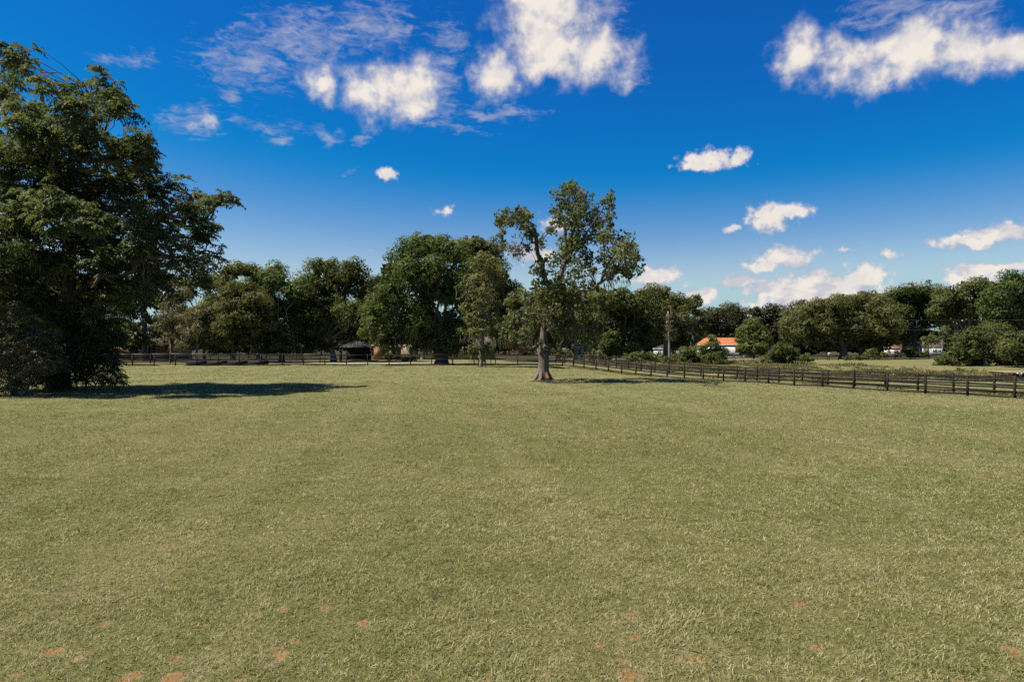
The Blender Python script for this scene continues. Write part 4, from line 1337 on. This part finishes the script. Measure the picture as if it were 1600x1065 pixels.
# the gazebo left of the cream house
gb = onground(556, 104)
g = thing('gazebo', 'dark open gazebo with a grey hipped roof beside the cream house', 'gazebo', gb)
mb = MB()
x, y, z0, z1 = 2.1, 2.1, 1.9, 2.95
mb.add([(-x, -y, z0), (x, -y, z0), (x, y, z0), (-x, y, z0), (-.6, 0, z1), (.6, 0, z1), (-x, -y, z0 + .14), (x, -y, z0 + .14), (x, y, z0 + .14), (-x, y, z0 + .14)],
       [(3, 2, 1, 0), (0, 1, 7, 6), (1, 2, 8, 7), (2, 3, 9, 8), (3, 0, 6, 9), (6, 7, 5, 4), (8, 9, 4, 5)], [(7, 8, 5), (9, 6, 4)])
mb.build('roof', M['shingle'], g)
for sx, sy in ((-1, -1), (1, -1), (1, 1), (-1, 1)):
    mb = MB()
    mb.box((sx * 1.85, sy * 1.85, .975), (.16, .16, 1.95))
    mb.build('post', M['black'], g)
for sx, sy in ((-1, -1), (.28, -1)):
    mb = MB()
    mb.box((sx * 1.85 + .05, sy * 2.05, .8), (.36, .30, 1.6))
    mb.build('brick_pier', M['red'], g) if sx < 0 else None
mb = MB()
for i in range(19):
    mb.box((-1.7 + i * .19, -1.86, .45), (.04, .04, .7))
mb.box((0, -1.86, .84), (3.5, .07, .06))
mb.box((0, -1.86, .12), (3.5, .07, .06))
mb.build('railing', M['black'], g)
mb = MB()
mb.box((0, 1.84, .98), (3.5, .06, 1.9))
mb.build('shade_backing', M['black'], g)  # black panel added in place of the shade inside the gazebo

# ------------------------------------------------------------------ pole, cables, small things
pb = onground(1046, 93)
po = thing('utility_pole', 'weathered utility pole with vines round its top, standing beyond the black fences', 'utility pole', pb)
mb = MB()
H = 6.9
mb.tube([(0, 0, -.3), (0, 0, 1), (-.03, 0, 3), (-.10, 0, 5), (-.16, 0, H)], [.17, .16, .145, .13, .115], 10)
mb.build('shaft', M['pole'], po, smooth=True)
for k, (x, z) in enumerate(((-.33, 5.5), (-.30, 6.4))):
    mb = MB()
    mb.tube([(x + .14, -.02, z), (x, -.03, z)], .02, 6)
    mb.tube([(x, -.03, z - .12), (x, -.03, z - .04), (x, -.03, z), (x, -.03, z + .04), (x, -.03, z + .12)], [.05, .10, .06, .10, .05], 10)
    mb.build('insulator', M['porcelain'], po, smooth=True)
rng = np.random.default_rng(4)
vz = np.concatenate([3.2 + 3.4 * rng.random(60), 3.0 + 1.8 * rng.random(40)])
vc = np.stack([-.1 + rng.normal(size=100) * .22, -.05 + rng.normal(size=100) * .22, vz], 1)
vc[60:, 0] += .35 + .5 * rng.random(40)
idx = np.repeat(np.arange(100), 16)
pos = vc[idx] + rng.normal(size=(1600, 3)) * .16
V, Q = leaves(pos, unit(1600, rng), .19, .11, rng)
link('vine', raw_mesh('vine', V, [Q], tint=np.repeat(rng.random(1600), 4)), M['pale'], po)
A1 = pb + np.array([-.33, -.03, 5.55])
A2 = pb + np.array([-.30, -.03, 6.45])
for lab, a, b in (('lower thin cable sagging from the utility pole across the far oaks', A1, P(1800, 517, 78)), ('upper thin cable sagging from the utility pole across the far oaks', A2, P(1800, 497, 78))):
    t_ = np.linspace(0, 1, 24)[:, None]
    pts = a + (b - a) * t_
    pts[:, 2] -= 4 * .42 * (t_[:, 0] * (1 - t_[:, 0]))
    mb = MB()
    mb.tube(pts - a, .006, 5)
    o = mb.build('power_cable', M['wire'], None, loc=tuple(a))
    o['label'] = lab
    o['category'] = 'cable'
    o['group'] = 'cables from the utility pole'

nb = onground(1296, 104)
bh = thing('nest_box', 'small white box on a thin dark post under the wide spreading oak', 'nest box', nb)
mb = MB()
mb.tube([(0, 0, -.2), (0, 0, .8)], .05, 8)
mb.build('post', M['black'], bh)
mb = MB()
mb.box((0, 0, .92), (.34, .3, .24))
mb.build('box', M['white'], bh)
mb = MB()
mb.add([(-.22, -.2, 1.04), (.22, -.2, 1.04), (.22, .2, 1.04), (-.22, .2, 1.04), (-.22, 0, 1.2), (.22, 0, 1.2)], [(0, 3, 2, 1), (0, 1, 5, 4), (2, 3, 4, 5)], [(0, 4, 3), (1, 2, 5)])
mb.build('roof', M['white'], bh)

tb = onground(1595, 64)
tl = thing('flatbed_trailer', 'low flatbed trailer with a faded deck parked beyond the fences by the thicket', 'trailer', tb, R(-4))
mb = MB()
for i in range(9):
    mb.box((.6, -1.0 + i * .25, .62), (5.6, .235, .05))
mb.build('deck', M['deck'], tl)
mb = MB()
for y in (-1.12, 1.12):
    mb.box((.6, y, .53), (5.6, .07, .12))
for x in (-2.1, -.7, .7, 2.1, 3.3):
    mb.box((x, 0, .53), (.08, 2.17, .1))
mb.build('frame', M['rust'], tl)
for x in (.2, 1.1):
    for y in (-1.02, 1.02):
        mb = MB()
        th = np.linspace(0, 2 * math.pi, 21)
        mb.tube(np.stack([x + .2 * np.cos(th), np.full(21, y), .28 + .2 * np.sin(th)], 1), .09, 8, cap=False)
        wl = mb.build('wheel', M['tyre'], tl, smooth=True)
        h_ = MB()
        h_.tube([(x, y - .05, .28), (x, y + .05, .28)], .14, 12)
        h_.build('rim', M['white'], wl)
for x in (-1.0, -.65):
    mb = MB()
    mb.box((x, -1.17, .50), (.2, .03, .13))
    mb.build('reflector', M['porcelain'], tl)
